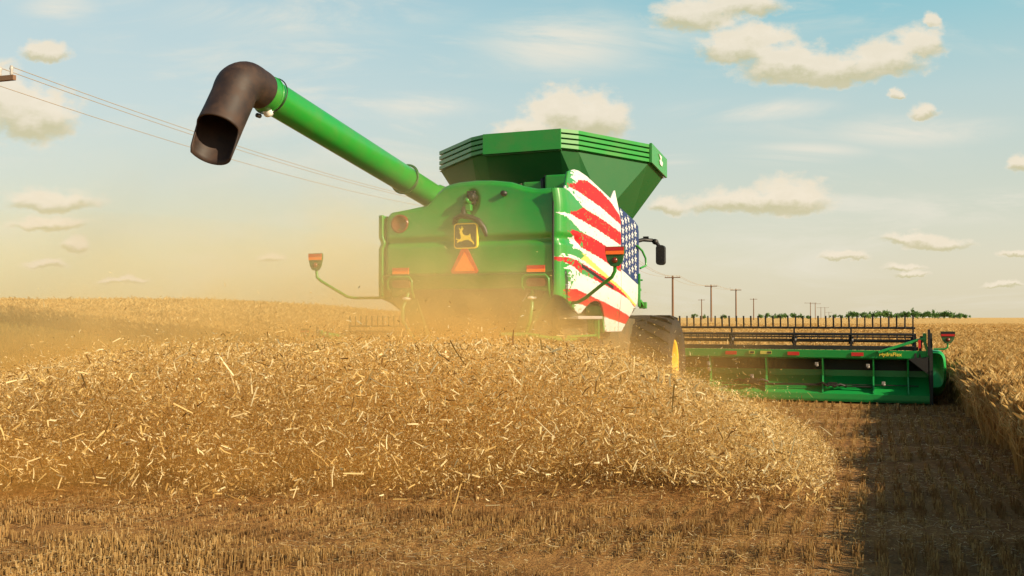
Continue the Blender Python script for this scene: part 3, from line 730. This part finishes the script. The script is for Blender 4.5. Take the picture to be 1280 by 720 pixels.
# clutter on the roof between the hood and the tank
m = MB()
m.box((.98, 1.5, 3.83), (.36, .5, .36)); m.box((.55, 1.6, 3.80), (.34, .4, .28)); m.build('engine_cover', M['green'], CH, bevel=.03)
m = MB()
for i in range(60):
    a = random.uniform(-.35, .32); h = random.uniform(.03, .16); q = Vector((a+.15, 1.5+random.uniform(-.15, .15), 3.80))
    m.bar(q, q+Vector((random.uniform(-.08, .08), random.uniform(-.05, .05), h)), .012, .012)
m.build('chaff_screen', M['machine'], CH)
m = MB(); m.tube([(.74, 1.35, 3.75), (.74, 1.3, 3.95), (.80, 1.3, 4.0), (.86, 1.35, 3.75)], .03, 8); m.box((.80, 1.5, 3.88), (.12, .2, .3)); m.build('exhaust', M['black'], CH)

# --- unloading auger folded back along the left side
A0, A1 = Vector((-1.72, 2.6, 3.93)), Vector((-1.72, -2.60, 4.695))
ad = (A1-A0).normalized()
m = MB(); m.tube([A0, A0.lerp(A1, .5), A1], .222, 36)
AU = m.build('unloading_auger', M['green'], CH)
m = MB(); m.tube([A0+Vector((.35, .1, -.25)), A0+Vector((.1, .05, -.05)), A0-ad*.02], [.25, .26, .25], 24); m.build('auger_elbow', M['green'], AU)
def ring(p, d, r, tr, n=32):
    d = d.normalized(); x = d.cross(Vector((0, 0, 1))).normalized(); y = d.cross(x)
    return [p+(x*math.cos(2*math.pi*i/n)+y*math.sin(2*math.pi*i/n))*r for i in range(n)]
pb = A0.lerp(A1, .40)
m = MB(); m.tube(ring(A0.lerp(A1, .22), ad, .245, 0), .014, 8, closed=True); m.tube(ring(A0.lerp(A1, .22)+Vector((0, 0, .02)), (ad+Vector((0, 0, .2))), .25, 0), .01, 6, closed=True); m.build('hose_loop', M['dark_green'], AU)
m = MB(); m.tube([A1-ad*.16, A1-ad*.0], .235, 36); m.tube(ring(A1-ad*.17, ad, .236, 0), .013, 8, closed=True); m.build('end_collar', M['green'], AU)
m = MB(); m.tube(ring(A1-ad*.22, ad+Vector((0, 0, .12)), .255, 0), .008, 6, closed=True); m.build('cable', M['black'], AU)
m = MB(); m.lathe([(0, -.035), (.06, -.03), (.075, .0), (.06, .05), (0, .07)], (A1.x+.02, A1.y+.14, A1.z-.25), 1, 16); m.build('auger_lamp', M['lamp'], AU)
m = MB(); m.lathe([(0, -.03), (.03, -.02), (.03, .04)], (A1.x-.10, A1.y+.1, A1.z-.30), 1, 12); m.build('small_lamp', M['black'], AU); m = MB(); m.box((A1.x+.12, A1.y+.1, A1.z+.12), (.05, .08, .05)); m.build('lamp_bracket', M['black'], AU)
# flexible boot: elbow that turns down, open end cut on the slant
e0 = A1+ad*.0; pth = [e0-ad*.02, e0+ad*.12, e0+ad*.30+Vector((-.0, 0, -.02)), e0+ad*.46+Vector((-.01, 0, -.13)), e0+ad*.545+Vector((-.02, 0, -.30))]
end = Vector((-1.75, -3.40, 4.03)); pth += [pth[-1].lerp(end, .5), end]
def boot():
    n = 40; rs = [.245, .250, .262, .268, .262, .262, .268]; vs = []; prev = None; k = len(pth)
    # smooth resample
    P = [Vector(p) for p in pth]; res = []; rr = []
    for i in range(k-1):
        for s_ in range(5):
            t = s_/5; p0, p1, p2, p3 = P[max(i-1, 0)], P[i], P[i+1], P[min(i+2, k-1)]
            res.append(.5*((2*p1)+(p2-p0)*t+(2*p0-5*p1+4*p2-p3)*t*t+(3*p1-p0-3*p2+p3)*t**3)); rr.append(rs[i]*(1-t)+rs[i+1]*t)
    res.append(P[-1]); rr.append(rs[-1]); K = len(res)
    for i, p in enumerate(res):
        t = (res[min(i+1, K-1)]-res[max(i-1, 0)]).normalized()
        x = Vector((1, 0, 0)); y = t.cross(x).normalized(); x = y.cross(t)
        for j in range(n):
            a = 2*math.pi*j/n; q = p+(x*math.cos(a)+y*math.sin(a))*rr[i]
            if i > K-9:   # slanted mouth: the side towards the field behind is cut back, the far lip hangs lower
                wgt = (i-(K-9))/8; fc = -(y*math.sin(a)+x*math.cos(a)).dot(Vector((-.30, .95, 0)))
                sc_ = min(1.0, max(0.0, (-fc+.15)/.45)); q = q+t*wgt*(.34*sc_*sc_*(3-2*sc_)-.03)
            vs.append(q)
    fs = [(i*n+j, i*n+(j+1) % n, (i+1)*n+(j+1) % n, (i+1)*n+j) for i in range(K-1) for j in range(n)]
    return MB().add(vs, fs, 0, True).build('rubber_spout', M['boot'], AU, solid=.02)
boot()

# --- cab, mirror, rails
m = MB(); m.prism([(5.0, 1.75), (6.35, 1.75), (6.7, 2.4), (6.55, 3.35), (5.0, 3.45)], 0, -.86, .86); CB = m.build('cab', M['glass'], CH, bevel=.03)
m = MB(); m.prism([(4.9, 3.40), (6.75, 3.32), (6.75, 3.46), (6.3, 3.54), (4.9, 3.58)], 0, -.92, .92); m.build('cab_roof', M['dark_green'], CB, bevel=.03)
m = MB(); m.box((0, 5.0, 1.72), (1.9, 1.0, .14)); m.box((-1.2, 5.5, 1.7), (.8, 1.3, .08)); m.build('cab_platform', M['dark_green'], CB)
a = MB().tube([(1.28, 5.0, 3.22), (1.42, 5.3, 3.29), (1.56, 5.5, 3.29), (1.64, 5.5, 3.25), (1.70, 5.5, 3.16)], .036, 10)
a.lathe([(0, -.05), (.055, -.04), (.055, .04), (0, .05)], (1.62, 5.5, 3.26), 1, 14); a.box((1.46, 5.4, 3.33), (.10, .06, .06))
a = a.build('mirror_arm', M['black'], CH)
m = MB(); m.prism(rrect(1.73, 3.0, .085, .19, .06), 1, 5.42, 5.55); m.build('mirror', M['black'], a, bevel=.02)
a = MB().tube([(-1.0, 5.0, 3.3), (-1.45, 5.4, 3.32), (-1.62, 5.5, 3.15)], .036, 10).build('mirror_arm', M['black'], CH)
m = MB(); m.prism(rrect(-1.66, 3.0, .085, .19, .06), 1, 5.42, 5.55); m.build('mirror', M['black'], a, bevel=.02)
m = MB(); m.tube([(1.47, 4.6, 3.13), (1.50, 4.9, 3.05), (1.54, 5.0, 2.92), (1.55, 5.0, 2.78), (1.47, 4.85, 2.72)], .02, 8); m.build('handrail', M['green'], CH)
m = MB(); m.bar((1.46, 4.80, 2.0), (1.46, 4.80, 2.62), .05, .05); m.bar((1.47, 4.82, 2.12), (1.52, 4.98, 1.98), .06, .05); m.box((1.47, 4.85, 2.50), (.10, .05, .03)); m.box((1.46, 4.85, 2.32), (.06, .05, .05)); m.box((1.50, 4.95, 2.03), (.14, .08, .12)); m.build('front_bracket', M['green'], CH, bevel=.01)
m = MB(); m.lathe([(0, -.09), (.10, -.08), (.12, 0), (.10, .08), (0, .09)], (1.30, 4.6, 1.98), 1, 16); m.build('dark_housing', M['black'], CH)
# rear step, ladder frame and low rail under the flag side
m = MB(); m.box((1.30, 1.50, 1.80), (.34, 1.35, .05)); m.build('step', M['grey'], CH, bevel=.01)
m = MB(); m.bar((1.40, 2.10, 1.78), (1.40, 2.10, 1.12), .06, .06); m.bar((1.38, 2.10, 1.52), (.9, .4, 1.50), .05, .03); m.tube([(1.36, 2.1, 1.44), (1.1, 1.0, 1.47), (1.0, -.05, 1.56), (.7, -.4, 1.57)], .03, 8)
m.build('low_rail', M['green'], CH)
m = MB(); m.prism([(2.36, 1.55), (2.42, 1.62), (2.34, 1.86), (2.22, 2.02), (2.16, 1.98), (2.27, 1.82), (2.34, 1.6)], 0, 1.18, 1.44); m.build('wheel_arch_lip', M['green'], CH)
MB().bar((-1.5, 1.72, .78), (1.5, 1.72, .78), .2, .26).build('axle', M['machine'], CH); MB().bar((-1.2, 6.1, .95), (1.2, 6.1, .95), .4, .45).build('axle', M['machine'], CH)

# --- wheels
def wheel(x, y, r, wdt, rim_r, nl, side):
    c = (x, y, r-.02); h = wdt/2
    m = MB()
    prof = [(rim_r, -h*.80), (rim_r+.05, -h*.95), (r*.80, -h*1.0), (r*.91, -h*.93), (r*.945, -h*.80), (r*.955, -h*.4), (r*.96, 0), (r*.955, h*.4), (r*.945, h*.80), (r*.91, h*.93), (r*.80, h*1.0), (rim_r+.05, h*.95), (rim_r, h*.80)]
    m.lathe(prof, c, 0, 72)
    for i in range(nl):
        for sg in (-1, 1):
            a0 = 2*math.pi*(i+(.5 if sg > 0 else 0))/nl
            prev = None; vs = []
            for k in range(6):
                t = k/5; xx = sg*(-.05+t*(h*1.02)); aa = a0+t*.38
                rt = r*(1.0 if t < .8 else 1.0-.05*(t-.8)/.2); rb = r*.93
                da = .055/r*1.1
                for (rad, ang) in ((rb, aa-da*1.25), (rt, aa-da*.8), (rt, aa+da*.8), (rb, aa+da*1.25)):
                    vs.append((c[0]+xx, c[1]+rad*math.cos(ang), c[2]+rad*math.sin(ang)))
            fs = []
            for k in range(5):
                for q in range(3): fs.append((k*4+q, k*4+q+1, k*4+q+5, k*4+q+4))
            fs += [(0, 1, 2, 3), (20, 23, 22, 21)]
            m.add(vs, fs)
    W_ = empty('wheel', (0, 0, 0), 0, CH)
    m.build('tyre', M['rubber'], W_)
    s = side
    m = MB(); m.lathe([(rim_r+.01, s*h*.80), (rim_r-.02, s*h*.86), (rim_r-.06, s*h*.80), (rim_r-.10, s*h*.35), (rim_r*.62, s*h*.22), (rim_r*.55, s*h*.30), (rim_r*.25, s*h*.32), (0, s*h*.33)], c, 0, 40)
    m.lathe([(rim_r+.01, -s*h*.80), (rim_r-.06, -s*h*.80), (rim_r-.10, -s*h*.2), (0, -s*h*.1)], c, 0, 40)
    for i in range(10):
        a_ = 2*math.pi*i/10; m.lathe([(0, s*(h*.32+.03)), (.018, s*(h*.32+.03)), (.018, s*h*.3)], (c[0], c[1]+rim_r*.4*math.cos(a_), c[2]+rim_r*.4*math.sin(a_)), 0, 6)
    m.build('rim', M['yellow'], W_)
for sx in (-1, 1):
    wheel(sx*1.36, 6.12, .935, 1.16, .47, 21, sx)
    wheel(sx*1.30, 1.72, .76, .56, .36, 18, sx)

# feeder house joining body and header
m = MB(); m.prism([(6.4, 1.0), (6.6, 1.6), (8.5, .95), (8.5, .25), (7.6, .35)], 0, -.62, .62); m.build('feeder_house', M['dark_green'], CH, bevel=.02)

# ------------------------------------------------------------------ header
HX, HY = l2w(0, 8.6)
HR = empty('cutting_header', (HX, HY, .02), -TH)
tag(HR, 'wide green cutting header with a black tined reel, mounted across the front of the harvester', 'header')
HL = 6.62; HLL = 7.82
m = MB(); m.prism([(.0, 1.10), (.02, .93), (.16, .90), (.20, 1.08)], 0, -HLL, HL); BM = m.build('top_beam', M['header_green'], HR, bevel=.012)
m = MB()   # back wall, sloping trough floor, lower lip
m.prism([(.50, 1.0), (.52, 1.0), (.52, .50), (.05, .16), (.05, .02), (.0, .02), (.0, .18), (.50, .53)], 0, -HLL, HL)
m.build('back_sheet', M['header_green'], HR)
m = MB(); m.prism([(.485, .66), (.497, .66), (.497, .985), (.485, .985)], 0, -HLL+.02, HL-.02); m.build('wall_shade', M['seam_shade'], HR)  # dark sheet added as painted shade of the beam on the upper wall
m = MB(); m.prism([(.18, .93), (.50, .98), (.50, 1.04), (.2, 1.06)], 0, -HLL, HL); m.build('upper_wall', M['seam_shade'], HR)
m = MB()
for x in (-7.3, -6.1, -5.0, -3.9, -2.6, -1.4, 1.4, 2.15, 3.35, 4.52, 5.53, 6.2):
    m = MB(); m.prism([(.03, .925), (.49, .98), (.49, .53), (.04, .205), (.0, .205), (.14, .55)], 0, x-.015, x+.015)
    m.build('frame_rib', M['header_green'], HR)
m = MB()
for (x, z) in ((2.9, .38), (3.0, .36), (3.15, .40), (4.62, .34), (4.75, .33), (-3.2, .38), (-4.6, .36)):
    m.tube([(x-.22, .10, z+.02), (x-.1, .02, z+.06), (x, .0, z), (x+.12, .03, z+.05), (x+.24, .1, z)], .028, 8)
m.tube([(-6.4, .13, .36), (6.4, .13, .37)], .012, 6); m.tube([(2.4, .05, .34), (4.5, .08, .35), (5.5, .06, .33)], .018, 6)
m.box((3.05, .02, .42), (.26, .10, .10)); m.box((4.72, .04, .38), (.18, .10, .07)); m.build('hydraulic_hose', M['black'], HR)
for (x, z) in ((2.13, .78), (2.14, .66), (4.40, .80), (5.42, .78), (5.72, .42), (3.06, .52)):
    m = MB(); m.box((x, .0, z), (.07, .05, .07)); m.lathe([(0, -.02), (.03, -.02), (.03, .05)], (x+.01, -.02, z-.03), 1, 8); m.build('coupling', M['steel'], HR, bevel=.008)
for x in (-7.4, -6.3, -5.2, -4.0, -2.7, 2.62, 3.93, 5.22):
    MB().box((x, -.004, 1.015), (.24, .012, .075)).build('reflector', M['reflect_red'], BM)
for x in (3.06, 3.30, 3.42):
    o = MB().box((x, -.004, 1.03), (.12, .012, .07)).build('decal_plate', M['pale_yellow'], BM)
    if x != 3.30: MB().box((x+.01, -.012, 1.03), (.085, .006, .045)).build('decal_face', M['black'], o)
def text(body, size, loc, rot, m_, parent, name):
    c = bpy.data.curves.new(name, 'FONT'); c.body = body; c.size = size; c.extrude = .002; c.align_x = 'CENTER'; c.offset = .002
    o = bpy.data.objects.new(name, c); COL.objects.link(o); dg = bpy.context.evaluated_depsgraph_get()
    me = bpy.data.meshes.new_from_object(o.evaluated_get(dg)); bpy.data.objects.remove(o)
    q = bpy.data.objects.new(name, me); COL.objects.link(q); me.materials.append(m_); q.parent = parent; q.location = loc; q.rotation_euler = rot
    return q
text('HydraFlex', .105, (5.86, -.004, .985), (R(90), 0, 0), M['emblem_yellow'], BM, 'lettering')
m = MB(); m.prism([(.0, .02), (.0, .07), (1.5, .10), (1.5, .03)], 0, -HLL, HL); m.build('platform', M['header_green'], HR)
m = MB()
for i in range(189): x = -HLL+.04+i*.076; m.bar((x, 1.5, .06), (x, 1.62, .05), .03, .015)
m.build('cutter_bar', M['steel'], HR)
# auger across the platform
m = MB(); m.tube([(-HLL+.1, .85, .42), (HL-.1, .85, .42)], .2, 24); m.build('cross_auger', M['dark_green'], HR)
# reel: central tube, spiders, six tine bars
RY, RZ = 1.20, 1.27
RE = empty('reel', (0, RY, RZ), 0, HR)
RE['label'] = None; del RE['label']
MB().tube([(-7.58, 0, .0), (6.38, 0, .0)], .035, 12).build('reel_tube', M['black'], RE)
MB().tube([(-7.58, -.05, .085), (6.38, -.05, .085)], .018, 8).build('reel_rod', M['black'], RE)
for k in range(6):
    a = R(90+60*k); y, z = .285*math.cos(a)*1.35, .285*math.sin(a)
    m = MB(); m.tube([(-7.58, y, z), (6.38, y, z)], .024, 8)
    n = 86
    for i in range(n):
        x = -7.54+i*13.88/(n-1)
        if k in (0,): m.bar((x, y, z), (x+random.uniform(-.006, .006), y-.02, z+.265), .030, .030); m.tube([(x, y, z+.0), (x+.0, y, z+.02)], .03, 6)
        elif k in (1, 5): m.bar((x, y, z), (x, y+(.05 if k == 5 else -.05), z-.10), .016, .016)
        else: m.bar((x, y, z), (x, y, z-.20), .016, .016)
    m.build('tine_bar', M['black'], RE)
for x in (-7.56, -6.2, -4.9, -3.75, -2.45, -.1, .1, 2.47, 3.86, 5.07, 6.34):
    m = MB()
    for k in range(6):
        a = R(90+60*k); m.bar((x, 0, 0), (x, .285*math.cos(a)*1.35, .285*math.sin(a)), .05, .035, up=(1, 0, 0))
    m.lathe([(0, -.05), (.075, -.05), (.075, .05), (0, .05)], (x, 0, 0), 0, 14)
    m.build('spider', M['black'], RE)
m = MB(); m.prism([(.17, 1.10), (.23, 1.10), (.23, 1.17), (.17, 1.17)], 0, -7.6, 6.4); m.build('rear_rail', M['black'], HR)
# ends: dark end plate, reel arm, rounded divider, marker
for sx in (-1, 1):
    before = set(HR.children)
    m = MB(); m.prism([(-.02, .0), (-.02, 1.12), (.10, 1.46), (.16, 1.46), (.30, 1.15), (1.0, .95), (1.55, .45), (1.6, .02)], 0, sx*6.60, sx*6.665); m.build('end_plate', M['seam_shade'], HR)
    m = MB()
    sec = [(.0, .42), (.06, .36), (.6, .25), (1.3, .15), (1.95, .12), (2.45, .08)]
    prof = []
    vs = []; n = 20; ysr = [-.02, .02, .10, .3, .8, 1.4, 1.9, 2.3]; top = [1.06, 1.09, 1.11, 1.12, 1.08, .86, .52, .2]; wd = [.20, .235, .25, .25, .25, .22, .15, .04]; bt = [.36, .34, .30, .2, .12, .08, .06, .05]
    for yy, tp, ww, bb in zip(ysr, top, wd, bt):
        for j in range(n):
            a_ = math.pi*j/(n-1)-math.pi/2; ca, sa = math.cos(a_), math.sin(a_)
            px_ = abs(ca)**.55; pz_ = math.copysign(abs(sa)**.55, sa)
            vs.append((sx*(6.67+ww*px_), yy, (tp+bb)/2+(tp-bb)/2*pz_))
    fs = [(i*n+j, i*n+j+1, (i+1)*n+j+1, (i+1)*n+j) for i in range(len(ysr)-1) for j in range(n-1)]+[tuple(range(n)), tuple(range((len(ysr)-1)*n, len(ysr)*n))[::-1]]
    m.add(vs, fs, 0, True); m.build('crop_divider', M['header_green'], HR)
    ra = MB().bar((sx*5.62, -.03, 1.06), (sx*6.52, .05, 1.36), .07, .055).bar((sx*6.52, .05, 1.30), (sx*6.52, .05, 1.46), .07, .07).bar((sx*6.52, .05, 1.38), (sx*6.5, 1.2, 1.28), .06, .08).bar((sx*6.50, .05, 1.34), (sx*6.60, .02, 1.0), .05, .05)
    ra.build('reel_arm', M['header_green'], HR, bevel=.008)
    m = MB(); m.bar((sx*6.60, -.02, 1.0), (sx*6.60, -.02, 1.54), .05, .05); m.bar((sx*6.34, .02, .95), (sx*6.34, .05, 1.45), .04, .04); m.bar((sx*6.42, .02, .95), (sx*6.46, .05, 1.40), .035, .04)
    m.add([(sx*6.2, -.015, .93), (sx*6.58, -.015, .62), (sx*6.58, -.015, .98), (sx*6.2, .03, .93), (sx*6.58, .03, .62), (sx*6.58, .03, .98)], [(0, 1, 2), (3, 5, 4), (0, 3, 4, 1), (1, 4, 5, 2), (2, 5, 3, 0)])
    m.build('reel_post', M['black'], HR)
    o = MB().box((sx*6.42, -.02, 1.24), (.05, .02, .17)).build('red_tag', M['reflect_red'], HR)
    a = MB().tube([(sx*6.68, -.0, 1.14), (sx*6.88, -.02, 1.14), (sx*6.94, -.02, 1.17), (sx*6.95, -.02, 1.26)], .018, 8).build('marker_stem', M['header_green'], HR)
    marker(a, (sx*6.95, 0, 1.38), -.05, .27, .24, True)
    if sx < 0:
        for ch in set(HR.children)-before: ch.location.x -= HLL-HL
m = MB(); m.box((0, .6, .12), (2.6, .5, .16)); m.build('skid', M['black'], HR)

# ------------------------------------------------------------------ power line
def pole(X, Y, h, name_l, lean=0, arm=2.7, rz=None):
    z = float(gz(X, Y)); P = empty('utility_pole', (X, Y, z), rz if rz is not None else -math.atan(.33))
    tag(P, name_l, 'utility pole', 'wooden utility poles crossing the fields')
    m = MB(); m.tube([(0, 0, -.3), (lean*.5, 0, h*.5), (lean, 0, h)], [.21, .19, .16], 12); m.build('mast', M['wood'], P)
    A = MB().box((lean, -.16, h-.35), (arm, .12, .15)).build('crossarm', M['wood'], P)
    for x in (-arm/2+.12, -arm/2+.55, arm/2-.55, arm/2-.12):
        MB().lathe([(0, .30), (.04, .29), (.06, .2), (.035, .12), (.05, .06), (.03, 0)], (lean+x, -.16, h-.275), 2, 10).build('insulator', M['ceramic'], P)
    return P
def px_pole(px, top_y, h=9.0, **k):
    Yd = (h-CAMH)*FPX/(397-top_y); return (px-640)/FPX*Yd, Yd
near = (-16.05, 29.3)
labels = ['wooden utility pole at the left edge, only the end of its crossarm showing',
  'utility pole hidden behind the harvester', 'utility pole behind the flag side of the harvester',
  'tall utility pole with wide crossarm nearest the black mirror, largest of the distant ones',
  'second tall utility pole to the right of the black wheel, above the header reel', 'third tall utility pole from the harvester, above the header reel', 'fourth crossarm pole from the harvester, shorter than the three before it',
  'thin faint short pole between the first and second tall poles']
PS = [near, (.1, 75), (14.3, 121), px_pole(841, 345), px_pole(889, 356), px_pole(920, 361), px_pole(942, 373), px_pole(877, 374)]
hs = [9.3-float(gz(*near)), 9, 9, 9, 9, 9, 9, 9]
for (X, Y), l, h in zip(PS, labels, hs): pole(X, Y, h, l)
far5 = ['leftmost of the small cluster of far poles left of the tree line', 'second pole of the small far cluster', 'third pole of the small far cluster', 'fourth pole of the small far cluster, shorter', 'last and smallest pole of the far cluster, nearest the tree line']
for px_, ty, l in zip((1013, 1019, 1026, 1031, 1036), (378, 379, 384, 384, 390), far5):
    Yd = 8.0*FPX/(397-ty); Yd = min(Yd, 900); X = (px_-640)/FPX*Yd
    pole(X, Yd, 1.8+(397-ty)*Yd/FPX, l, arm=6)
def wire(a, b, sag, l, r=.011):
    a, b = Vector(a), Vector(b); n = 24
    pts = [a.lerp(b, i/n)-Vector((0, 0, sag*4*(i/n)*(1-i/n))) for i in range(n+1)]
    o = MB().tube(pts, r, 6).build('power_line', M['wire']); tag(o, l, 'power line', 'wires strung between the utility poles'); return o
def tip(i, off, up=-.02):
    (X, Y), h = PS[i], hs[i]; rz = -math.atan(.33)
    ox, oy = off, -.16
    return (X+ox*math.cos(rz)-oy*math.sin(rz), Y+ox*math.sin(rz)+oy*math.cos(rz), float(gz(X, Y))+h+up)
wl = ['uppermost wire from the crossarm end at the left edge', 'middle wire just below the uppermost one', 'lowest wire, set apart below the other two']
for off, l in ((1.23, wl[0]), (.80, wl[1]), (-.80, wl[2])):
    wire(tip(0, off), tip(1, off), .8, l+', left of the harvester')
    wire(tip(1, off), tip(2, off), .8, l+', span hidden behind the harvester', .02)
    wire(tip(2, off), tip(3, off), .8, l+', between harvester and first tall pole', .02)
    wire(tip(3, off), tip(4, off), .8, l+', between first and second tall poles', .02)
    wire(tip(4, off), tip(5, off), .5, l+', between second and third tall poles', .02)

# ------------------------------------------------------------------ far trees
def crown_mesh(seed):
    r = np.random.default_rng(seed); n = 420
    cl = r.normal(0, 1, (9, 3))*np.array([1.3, 1.3, .7])+np.array([0, 0, 2.9]); cl[:, 2] = np.clip(cl[:, 2], 1.6, 4.4)
    c = cl[r.integers(0, 9, n)]+r.normal(0, .55, (n, 3)); c[:, 2] = np.maximum(c[:, 2], .6)
    a = r.normal(0, 1, (n, 3)); a /= np.linalg.norm(a, axis=1)[:, None]; b = np.cross(a, r.normal(0, 1, (n, 3))); b /= np.linalg.norm(b, axis=1)[:, None]
    a *= .32; b *= .26
    V_ = np.stack([c-a-b, c+a-b, c+a+b, c-a+b], 1).reshape(-1, 3)
    return V_, np.arange(n*4).reshape(-1, 4)
protos = []
for k in range(4):
    T0 = empty('tree', (0, -500, 0)); V_, F_ = crown_mesh(k); cr = bulk('crown', V_, F_, M['leaf'], T0)
    tr = MB().tube([(0, 0, -.2), (.05, 0, 1.2), (.1, .05, 2.6)], [.16, .12, .06], 8); tr.tube([(.05, 0, 1.2), (.7, .1, 2.6)], [.08, .03], 6); tr.tube([(.05, 0, 1.3), (-.6, -.2, 2.7)], [.08, .03], 6)
    tr = tr.build('trunk', M['wood'], T0); protos.append((T0, cr, tr))
tx = [(1064, 8), (1071, 7), (1078, 6), (1086, 6), (1092, 7), (1100, 8), (1107, 8), (1113, 6), (1121, 6), (1128, 6), (1134, 7), (1142, 9), (1148, 7), (1156, 7), (1162, 7), (1168, 8), (1175, 7), (1180, 8), (1187, 6), (1193, 5), (1200, 6), (1206, 4),
      (866, 4), (880, 3), (905, 4), (951, 4), (958, 5), (968, 4), (975, 5), (982, 5), (992, 5), (1001, 4), (1010, 3), (1043, 4), (1052, 3)]
used = set()
for i, (px_, hp) in enumerate(tx):
    k = i % 4; D_ = 620+30*math.sin(i*1.7); X = (px_-640)/FPX*D_; z = float(gz(X, D_))
    src = protos[k]
    if k in used:
        t0 = src[0].copy(); COL.objects.link(t0)
        for ch in src[1:]: c = ch.copy(); COL.objects.link(c); c.parent = t0
    else: t0 = src[0]; used.add(k)
    s = (hp*D_/FPX+1.4)/4.6; t0.location = (X, D_, z+.4); t0.scale = (s*.85, s*.85, s); t0.rotation_euler = (0, 0, i*1.3)
    if i < 22: tag(t0, 'green bushy tree in the far row on the horizon right of the poles', 'tree', 'far row of trees on the right horizon')
    else: tag(t0, 'low green tree top on the horizon behind the reel tines', 'tree', 'low far trees behind the header reel')

# ------------------------------------------------------------------ dust thrown up round the machine
def dust():
    m, t, o = mat('brown_dust')
    g = t.new('ShaderNodeNewGeometry'); pos = g.outputs['Position']
    n = t.noise(pos, .9, 4, .6, .4)
    nn = t.rng(n, .30, .70, .25, 1.6)
    acc = None
    for (c, r, a) in (((-.6, 12.9, 1.15), (2.7, 1.6, 1.75), 1.25), ((-1.6, 12.9, 2.0), (2.9, 1.6, 2.4), .42), ((-3.5, 12.6, .7), (9.5, 4.0, 1.8), .46), ((-4.5, 14.2, 2.0), (5.5, 4.0, 3.2), .09), ((.9, 13.0, 1.0), (1.4, 1.1, 1.0), .3), ((-5, 10.2, .25), (7.5, 1.6, .5), .45)):
        d = t.vec('LENGTH', t.vec('DIVIDE', t.vec('SUBTRACT', pos, c), r))
        f = t.math('MULTIPLY', t.rng(d, 1.0, .0), a)
        acc = f if acc is None else t.math('ADD', acc, f)
    dens = t.math('MULTIPLY', acc, nn)
    v = t.new('ShaderNodeVolumePrincipled'); t.put(v.inputs['Color'], t.ramp(t.rng(t.sep(pos)[2], .6, 3.0), [(0, (.995, .60, .16)), (1, (.99, .86, .46))]))
    v.inputs['Anisotropy'].default_value = .1
    t.put(v.inputs['Density'], dens); t.l.new(v.outputs[0], o.inputs['Volume'])
    ob = MB().box((-4.5, 13.6, 2.25), (16, 11, 4.7)).build('dust_cloud', m)
    tag(ob, 'orange brown dust hanging low behind and left of the harvester', 'dust', kind='stuff')
    m2, t2, o2 = mat('thin_drifting_dust'); v2 = t2.new('ShaderNodeVolumePrincipled'); v2.inputs['Color'].default_value = (.98, .76, .38, 1); v2.inputs['Density'].default_value = .016
    t2.l.new(v2.outputs[0], o2.inputs['Volume'])
    q = MB(); q.lathe([(.001, -1)]+[(math.cos(R(a)), math.sin(R(a))) for a in range(-80, 81, 10)]+[(.001, 1)], (0, 0, 0), 2, 36)
    q.v = [(x*14-13, y*9+28, z*3.6+1.2) for x, y, z in q.v]
    tag(q.build('drifting_dust', m2), 'thin yellowish dust drifting over the field at the left', 'dust', kind='stuff')
dust()
